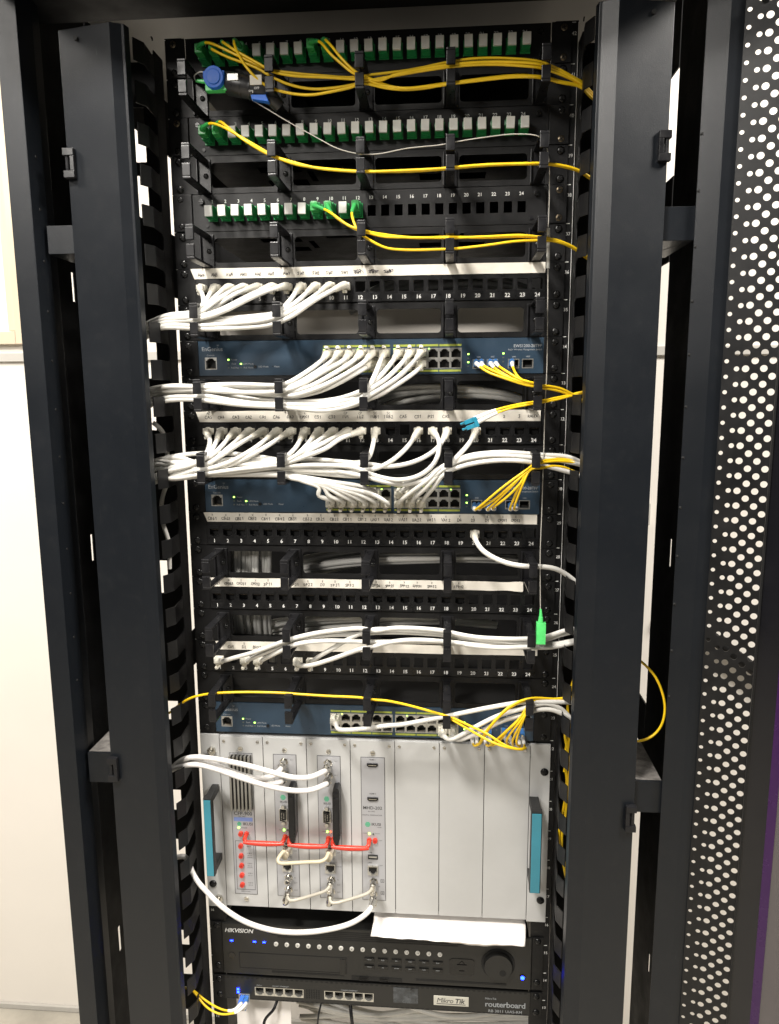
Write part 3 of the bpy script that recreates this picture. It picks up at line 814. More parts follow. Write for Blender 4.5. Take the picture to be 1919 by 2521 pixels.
for x, z in ((-233.6,-927.5),(-234.2,-1124),(234.9,-932.7),(234.5,-1126.2)):
    o = obj("screw", SCREW, ch, (x, -1.5, z)); o.scale = (1.15,1.3,1.15); o.rotation_euler = (0, random.uniform(0,1.5), 0)
for x0, x1, zt, zb in ((-229.3,-217.4,-967,-1085),(214.2,228.8,-968.5,-1088)):
    q = MB(); q.box(x0, x1, -40, -31, zb, zt); q.box(x0+1, x1-1, -31.05, -1.55, zt-11, zt-.5); q.box(x0+1, x1-1, -31.05, -1.55, zb+.5, zb+11)
    h = q.build("handle", M['handle'], ch, bevel=1.2)
    q = MB(); q.box(x0+1.0, x1-1.2, -41.6, -40.05, zb+1.5, zt-3); q.build("inlay", M['turq'], h, bevel=.5)
def txt(parent, items, m='print_dark', name="lettering"):
    q = MB()
    for tx, x, z, sz, *r in items: q.text(tx, x, z, -2.45, sz, bold=r[0] if r else 0.0)
    stuff(q.build(name, M[m], parent))
def faceplate(i, x0, x1, z0=-1137.5, z1=-920):
    q = MB(); q.box(x0, x1, -2.3, -1.55, z0, z1); q.build("module_plate", M['module'], pan[i], bevel=.3)
    q = MB(); q.plate(x0-.7, x1+.7, z0-.7, z1+.7, [(x0,x1,z0,z1)], -1.9, -1.55); q.build("plate_edge", M['print_dark'], pan[i])
    c = (x0+x1)/2
    for z in (z1+7, z0-8):
        q = MB(); q.cyl((c,-1.55,z),(c,-3.2,z),3.6,3.2,n=16); q.box(c-2.6,c+2.6,-3.35,-3.1,z-.35,z+.35,1); q.build("captive_screw", [M['nickel'], M['print_dark']], pan[i])
    return c
def logo(i, x, z, s=1.0, stacked=False):
    q = MB()
    for k, hw in enumerate((2.2,3.4,3.8,3.4,2.2)): q.box(x-7.5*s-hw*s, x-7.5*s+hw*s, -2.5, -2.32, z+(2-k)*1.55*s-.5*s, z+(2-k)*1.55*s+.5*s)
    q.build("emblem", M['print_green'], pan[i])
def redsock(i, x, z):
    q = MB(); q.cyl((x,-2.3,z),(x,-6.0,z),3.6,3.3,n=16); q.cyl((x,-6.0,z),(x,-6.05,z),1.9,n=14,m=1); q.build("test_socket", [M['red'], M['reddark']], pan[i], bevel=.3)
def led(i, x, z, m):
    q = MB(); q.cyl((x,-2.3,z),(x,-3.4,z),1.45,1.2,n=12); q.build("status_light", M[m], pan[i])
def coaxsock(i, x, z, ln=9):
    q = MB(); q.cyl((x,-2.3,z),(x,-4,z),6.2,n=6); q.cyl((x,-4,z),(x,-2-ln,z),4.3,n=18); q.cyl((x,-2-ln,z),(x,-2.1-ln,z),2.6,n=14,m=1); q.build("coax_socket", [M['nickel'], M['print_dark']], pan[i], bevel=.3)
q = MB(); q.plate(-7.25,7.25,-7.25,7.25,[(-5.7,5.7,-2.6,5.4),(-3.4,3.4,-4.6,-2.6),(-1.9,1.9,-6.0,-4.6)],-2.6,0); q.box(-7,7,-.5,-.05,-7,7,1)
for i in range(8): q.box(-4.1+1.13*i,-3.6+1.13*i,-1.0,-.5,2.6,5.2,2)
LANM = q.mesh("port", [M['steel'], M['hole'], M['screw_old']])
def lan(i, x, z): obj("port", LANM, pan[i], (x, -2.32, z))
# module 1: power supply with heat sink
faceplate(0, -201.4, -169.6)
q = MB(); q.box(-201, -170.2, -3.2, -2.35, -1004, -921, 1)
for k in range(6): q.box(-200.8+5.35*k, -198.0+5.35*k, -10, -3.25, -1004, -921)
q.build("heat_sink", [M['alu'], M['groove']], pan[0], bevel=.25)
txt(pan[0], [("CFP-900",-185.5,-1011.5,7.6,.012),("Ref. 4482",-187,-1015.8,2.6),("IKUSI",-179,-1027.3,6.2,.014)] + [(a,-178.5,z,2.8,.01) for a,z in (("+24 V",-1058.6),("+18 V",-1073),("+18 V",-1089),("+18 V",-1104.5),("+15 V",-1119.6))] + [("300 mA",-178.5,z-3.6,2.0) for z in (-1058.6,-1073,-1089,-1104.5,-1119.6)] + [("(ON/OFF)",-178.5,z-6.4,1.8) for z in (-1073,-1089)] + [("POWER",-184.5,-1033.4,2.4),("MADE IN SPAIN",-186,-1133.6,2.0)])
q = MB(); q.box(-199,-172,-2.55,-2.35,-1023,-1017.2); q.build("sticker", M['sticker'], pan[0]); txt(pan[0], [("03-10-02",-187,-1020.1,2.9,.01)])
logo(0, -185.5, -1027.3, .8); led(0, -192.4, -1033.1, 'ledg')
redsock(0, -189.6, -1042); redsock(0, -181.4, -1042)
for z in (-1061,-1076.5,-1091.8,-1107,-1122.3): redsock(0, -190.4, z)
q = MB(); q.plate(-198.4,-171.6,-1130.6,-1053.6,[(-197.9,-172.1,-1130.1,-1054.1)],-2.5,-2.32); q.build("printed_frame", M['print_dark'], pan[0])
# modules 2 and 3: receivers
for i, dx in ((1, 0), (2, 62.0)):
    c = faceplate(i, -138.7+dx, -107.2+dx)
    coaxsock(i, -124+dx, -929.6, 12); coaxsock(i, -123+dx, -948.6, 12)
    logo(i, -119.5+dx, -984, 1.0)
    txt(pan[i], [("IKUSI",-126.5+dx,-991,4.4,.012),("CONTROL",-124+dx,-998.6,2.2),("MDI-900",-131,-973.5,4,.01) if 0 else ("IN 1",-113+dx,-927,2.4),("IN 2",-113+dx,-948,2.4),("POWER",-131+dx,-1034,1.9),("-STC",-122+dx,-1076.2,5.0,.012),("IN",-113.5+dx,-1108.5,2.6),("OUT",-112.5+dx,-1116.5,2.4),("OUT",-112.5+dx,-1128,2.4),("LINK",-111.5+dx,-1066,2.0),("ETHERNET",-111.8+dx,-1088,1.8)])
    q = MB(); q.prism([(-131.4+dx,-1017.5),(-122.8+dx,-1016),(-122.8+dx,-1003),(-131.4+dx,-1001.5)], -7.5, -2.35, 0)
    q.plate(-132.6+dx,-121.6+dx,-1018.8,-1000.2,[(-131.5+dx,-122.7+dx,-1017.6,-1001.4)],-5.2,-2.36,1)
    for n in range(9): q.cyl((-128.7+dx+(3.2 if n>4 else 0),-7.4,-1005.2-2.2*(n-(4.5 if n>4 else 0))),(-128.7+dx+(3.2 if n>4 else 0),-7.9,-1005.2-2.2*(n-(4.5 if n>4 else 0))),.55,n=8,m=1)
    for z in (-997.2,-1021.8): q.cyl((-127+dx,-2.3,z),(-127+dx,-7,z),2.9,n=6,m=1)
    q.build("serial_port", [M['port'], M['steel']], pan[i])
    led(i, -127+dx, -1034, 'ledg'); led(i, -122+dx, -1034, 'ledr' if i == 2 else 'ledoff')
    redsock(i, -125.5+dx, -1044); redsock(i, -118+dx, -1044.4)
    lan(i, -122.8+dx, -1062.4); lan(i, -123.6+dx, -1090.2)
    coaxsock(i, -122.4+dx, -1108, 12); coaxsock(i, -123+dx, -1127, 12)
    q = MB(); X = -111.5+dx
    pr = [(X-4.5,-965),(X-3.2,-958.5),(X+3.2,-957.5),(X+5.2,-963),(X+5.2,-1032),(X+3,-1040),(X-2.5,-1041),(X-5,-1034)]
    q.prism(pr[::-1], -20, -3); q.prism([(X-2.2,-1040.9),(X+2.6,-1040.9),(X+1.8,-1048),(X-1.4,-1048)][::-1], -17, -6)
    q.cyl((X,-20.05,-966),(X,-21.4,-966),2.6,n=14); q.box(X-3.4,X+3.6,-21,-20.05,-1030,-972)
    q.build("card_handle", M['plastic'], pan[i], bevel=.8)
# module 4: modulator
faceplate(3, -15.6, 16.6)
for z in (-930.4, -981.2):
    q = MB(); pr = [(-7.6,z+2.4),(7.6,z+2.4),(7.6,z-.6),(5.2,z-2.8),(-5.2,z-2.8),(-7.6,z-.6)]
    q.prism(pr[::-1], -4, -2.35); q.box(-5.6,5.6,-4.2,-3.9,z-.6,z+.5,1); q.build("video_port", [M['port'], M['nickel']], pan[3], bevel=.25)
txt(pan[3], [("HDMI 1",0,-922.8,2.7,.01),("HDMI 2",0,-973.6,2.7,.01),("MHD-202",-.4,-995.2,6.6,.012),("Ref. 4082",-2,-1000.4,2.5),("DIGITAL MODULATOR",-1,-1006,2.7),("IKUSI",4.5,-1020,5.8,.014),("HOME",9,-1024.4,2.0),("POWER",-11,-1034,1.9),("STATUS",6,-1034,1.9),("+24V",10,-1044.5,2.2),("USB",-4.5,-1063.5,3.0,.01),("LAN",-5,-1079.3,3.0,.01),("LINK",11,-1083,2),("RF",8,-1116,2.4)])
logo(3, 0, -1020.2, 1.0)
led(3, -5.4, -1034.4, 'ledg'); led(3, .3, -1034.6, 'ledoff'); redsock(3, -5.5, -1044); redsock(3, 2.8, -1044)
q = MB(); q.plate(-7.4,6.4,-1073.3,-1066.8,[(-6.2,5.2,-1072.2,-1067.9)],-3.4,-2.35,0); q.box(-6,5,-2.9,-2.4,-1071.2,-1069.6,1); q.build("usb_port", [M['port'], M['steel']], pan[3])
lan(3, -.8, -1090); coaxsock(3, .3, -1108, 12); coaxsock(3, -.5, -1127, 12)
for z in (-1107,-1126):
    q = MB(); q.plate(10,15,z-2.5,z+2.5,[(10.5,14.5,z-2,z+2)],-2.5,-2.35); q.box(11.4,13.6,-2.5,-2.35,z-.5,z+.5); q.build("printed_symbol", M['print_dark'], pan[3])
# red bridging jumpers
for n, (xa, xb, z) in enumerate(((-181.4,-125.5,-1043),(-118,-63.5,-1044.2),(-56,-5.5,-1044.4))):
    t = thing("bridging_jumper", ["leftmost red bridging jumper, starting at the heat sink module","middle red bridging jumper, between the two black card handles","rightmost red bridging jumper, ending at the fourth module"][n], "jumper", group="red bridging jumpers")
    for x in (xa, xb):
        q = MB(); q.tube([(x,-6.3,z),(x,-10,z),(x,-14,z-.6),(x+(3 if x==xa else -3),-16.5,z-2.6)], [3.0,3.1,3.0,2.5], n=14); q.build("plug", M['red'], t, smooth=True)
    q = MB(); N = 16; P = []; R = []
    for k in range(N+1):
        u = k/N; P.append((xa-1+(xb-xa+2)*u, -16.5, z-3.2-1.0*math.sin(math.pi*u))); R.append(2.3+1.5*math.sin(math.pi*u)**.7)
    q.tube(P, R, n=14); q.build("bar", M['red'], t, smooth=True)

# ------------------------------------------------------------------ video recorder
dv = thing("video_recorder", "black two-unit video recorder with a row of round white number buttons", "video recorder")
q = MB(); q.box(-225, 225, -1.5, 2, -1270, -1187); q.box(-221, 221, 2.05, 330, -1268, -1188); q.build("body", M['dvr'], dv, bevel=1.2)
for sx in (-1,1):
    q = MB(); q.box(sx*225.6, sx*241.3, 0, 1.6, -1270, -1187); e = q.build("ear", M['black'], dv, bevel=.4)
    for z in (-1192,-1258): o = obj("screw", SCREW, e, (sx*233, -.1, z)); o.rotation_euler = (0, random.uniform(0,1.5), 0)
q = MB(); q.text("HIKVISION", -199.5, -1198.6, -1.8, 9.2, bold=.012, shear=.25, space=.95); stuff(q.build("lettering", M['print_white'], dv))
for k in range(5):
    q = MB(); w = 168-9*k; q.box(-30-w+20, -30+w+18, -1.8, -1.4, -1193.6-3.1*k, -1192.0-3.1*k); q.build("vent_slot", M['hole'], dv)
for x in (-210.6,-176.5,-162.2):
    q = MB(); q.box(x-2,x+2,-2,-1.5,-1216.2,-1214.6); q.build("status_light", M['ledb'], dv)
q = MB(); q.cyl((0,-1.5,0),(0,-3.2,0),3.5,3.1,n=20); BTN = q.mesh("number_button", M['button'], bevel=.3, smooth=False)
nm = MB()
for i in range(16):
    x = -144.4+15.93*i; z = -1217-.19*i
    obj("number_button", BTN, dv, (x, 0, z)); nm.text(str(i+1), x, z, -3.35, 3.4, bold=.01)
stuff(nm.build("button_numbers", M['print_dark'], dv))
q = MB(); q.plate(-200.5,-40.5,-1259.5,-1233.6,[(-199.5,-41.5,-1258.5,-1234.6)],-1.9,-1.45,0); q.box(-199.4,-41.6,-1.75,-1.45,-1258.4,-1234.7,1); q.build("disc_flap", [M['hole'], M['dvr']], dv)
q = MB(); q.box(-51,-42.5,-2.4,-1.5,-1262,-1236); q.build("flap_catch", M['dvrdark'], dv, bevel=.8)
q = MB(); q.cyl((-211,-1.5,-1239.5),(-211,-2.1,-1239.5),5.2,n=22); q.build("sensor", M['dvrdark'], dv, bevel=.2)
for a, b in ((-152,-45),(60,190)):
    q = MB(); q.box(a,b,-1.9,-1.4,-1264.6,-1261.8); q.build("lower_slot", M['hole'], dv)
q = MB(); q.box(-7.2,7.2,-3,-1.5,-3.3,3.3); KEY = q.mesh("key", M['dvrdark'], bevel=.6)
kn = MB()
for r, z in ((0,-1234.5),(1,-1246.6)):
    for c in range(6):
        x = -7.7+19.84*c
        obj("key", KEY, dv, (x, 0, z)); kn.text(("MENU","INFO","REC","PLAY","PTZ","EDIT")[c] if r == 0 else ("MODE","FN","ZOOM","AUX","VOIP","MAIN")[c], x, z+1, -3.1, 2.3)
stuff(kn.build("key_lettering", M['print_grey'], dv))
q = MB(); q.prism([(108,-1249),(112,-1252),(140,-1252),(144,-1249),(144,-1228),(140,-1225),(112,-1225),(108,-1228)], -2.2, -1.5); q.box(119,133,-3.2,-2.25,-1242,-1234); q.prism([(122,-1233),(126,-1228),(130,-1233)][::-1],-3,-2.25); q.prism([(122,-1244),(130,-1244),(126,-1249)],-3,-2.25); q.build("direction_pad", M['dvrdark'], dv, bevel=.4)
q = MB(); q.cyl((177.5,-1.5,-1230.5),(177.5,-2.4,-1230.5),24,n=48,m=1); q.cyl((177.5,-2.4,-1230.5),(177.5,-9,-1230.5),20.5,19.5,n=48); q.cyl((184,-9,-1239),(184,-9.2,-1239),5,n=20,m=1); q.build("jog_dial", [M['dvr'], M['hole']], dv, bevel=.6)
q = MB(); q.cyl((212.5,-1.5,-1250),(212.5,-2.6,-1250),4.6,n=20); q.cyl((212.5,-2.6,-1250),(212.5,-2.9,-1250),2.9,n=18,m=1); q.build("power_button", [M['dvrdark'], M['ledb']], dv)
q = MB(); q.box(-34,40,-1.95,-1.4,-1269.4,-1262.6,1)
for x in (-16,14): q.plate(x-6.6,x+6.6,-1269,-1263.2,[(x-5.6,x+5.6,-1268.2,-1264)],-3,-2); q.box(x-5.4,x+5.4,-2.6,-2.2,-1267,-1265.6)
q.build("usb_ports", [M['screw'], M['hole']], dv)

# ------------------------------------------------------------------ router
rt = thing("router", "black one-unit router with a cream badge, at the bottom of the rack", "router")
q = MB(); q.plate(-224,224,-1312.4,-1274.6,[(-179.2,-105.8,-1305,-1290.6),(-75.2,-2,-1305,-1290.6)],-1.4,1.0); q.build("face_plate", M['dvr'], rt)
q = MB(); q.box(-222,222,10,160,-1311,-1276); q.box(-222,222,1.05,9.9,-1276.8,-1275.6); q.build("body", M['dvr'], rt)
for sx in (-1,1):
    q = MB(); q.box(sx*224.4, sx*241.3, 0, 1.6, -1313, -1275); e = q.build("ear", M['black'], rt, bevel=.4)
    for z in (-1281,-1307): obj("screw", SCREW, e, (sx*233, -.1, z))
RS = rj_socket(14.5, 14.2, M['steel'])
for b in (-179.2, -75.2):
    for i in range(5):
        o = obj("port", RS, rt, (b+7.35+14.65*i, 0, -1297.8)); o.rotation_euler = (0, math.pi, 0)
q = MB()
for k in range(60): q.box(-221+7.4*k, -217+7.4*k, -1.7, -1.35, -1277.2, -1275.6) if -221+7.4*k < 216 else None
for k in range(60): q.box(-221+7.4*k, -217+7.4*k, -1.7, -1.35, -1312, -1310.6) if -221+7.4*k < 216 else None
for r in range(5):
    for c in range(6): q.cyl((-101+3.6*c,-1.7,-1291-3.2*r),(-101+3.6*c,-1.38,-1291-3.2*r),1.1,n=8)
stuff(q.build("vent_holes", M['hole'], rt))
q = MB(); q.box(27,63,-1.9,-1.42,-1303,-1278); q.build("screen", M['lcd'], rt, bevel=.3)
q = MB(); q.box(85.8,136.5,-2.4,-1.42,-1302.6,-1287.2); bd = q.build("badge", M['badge'], rt, bevel=.7)
q = MB(); q.text("Mikro", 102, -1294.4, -2.6, 11, shear=.2, space=.9); q.text("Tik", 123, -1294.4, -2.6, 10.5, bold=.025, shear=.2); q.box(90,132,-2.62,-2.45,-1300.2,-1299.2); stuff(q.build("lettering", M['print_dark'], bd))
q = MB(); q.text("routerboard", 189, -1296.8, -1.7, 12.6, bold=.012, space=.92); q.text("RB 3011 UiAS-RM", 189, -1307.6, -1.7, 6.4, bold=.006, space=1.02); q.text("MikroTik", 168, -1287.6, -1.7, 4.4); stuff(q.build("lettering", M['print_grey'], rt))
q = MB(); q.text("PoE in", -172, -1287.4, -1.7, 3.0); q.text("GIGABIT ETHERNET", -140, -1287.4, -1.7, 2.8); q.text("GIGABIT ETHERNET", -38, -1287.6, -1.7, 2.8); stuff(q.build("small_print", M['print_grey'], rt))
q = MB(); q.box(-206,-202.5,-2.4,-1.4,-1297,-1294.4); q.box(-206,-202.5,-2.4,-1.4,-1302,-1299.2); q.build("status_light", M['ledb'], rt)
q = MB(); q.plate(-203.5,-187,-1312,-1303.5,[(-202.4,-188.1,-1311.2,-1304.4)],-2.2,-1.42); q.build("uplink_cage", M['steel'], rt)

# ------------------------------------------------------------------ papers
t = MB(); N = 60; prof = [(70,-1172),(4,-1168.5),(0,-1170.5),(-9,-1175.5),(-17.5,-1180.8),(-19,-1183),(-16,-1184.6),(4,-1180),(70,-1182)]
v = []; f = []; K = len(prof)
for a in range(N+1):
    u = a/N; x = -2+216*u
    bul = 1.4*math.sin(u*9)+1.0*math.sin(u*23+1)+.7*math.sin(u*57)
    for k, (y, z) in enumerate(prof):
        front = 1 if 3 <= k <= 6 else .25
        zz = z + bul*.5*front - (2.4*u if k >= 3 else 0)*(1 if y < 0 else 0)
        yy = y - (1.0*math.sin(u*7)*front) - (3 if (k in (5,6) and .5 < u < .95) else 0)*math.sin((u-.5)/.45*math.pi)*.8
        if k == 6: zz -= 3.2*max(0, math.sin((u-.35)*4.6))
        if k in (2,3,4): yy += 1.1*math.sin(u*31+k*1.7)+.6*math.sin(u*71+k)
        v.append((x + (1.5*math.sin(k) if a in (0,N) else 0), yy, zz))
for a in range(N):
    for k in range(K-1): f.append((a*K+k, a*K+k+1, (a+1)*K+k+1, (a+1)*K+k))
t.add(v, f); o = t.build("folded_paper", M['paper'], None, smooth=True); o.location.z = Z0*S
tag(o, "folded white paper lying on the video recorder under the grey chassis", "paper")
md = o.modifiers.new("thickness", 'SOLIDIFY'); md.thickness = .0004
q = MB(); q.box(-212,-129,12,12.6,-1500,-1322); o = q.build("paper_sheet", M['paper']); o.location.z = Z0*S
tag(o, "plain white sheet standing below the left end of the router", "paper")
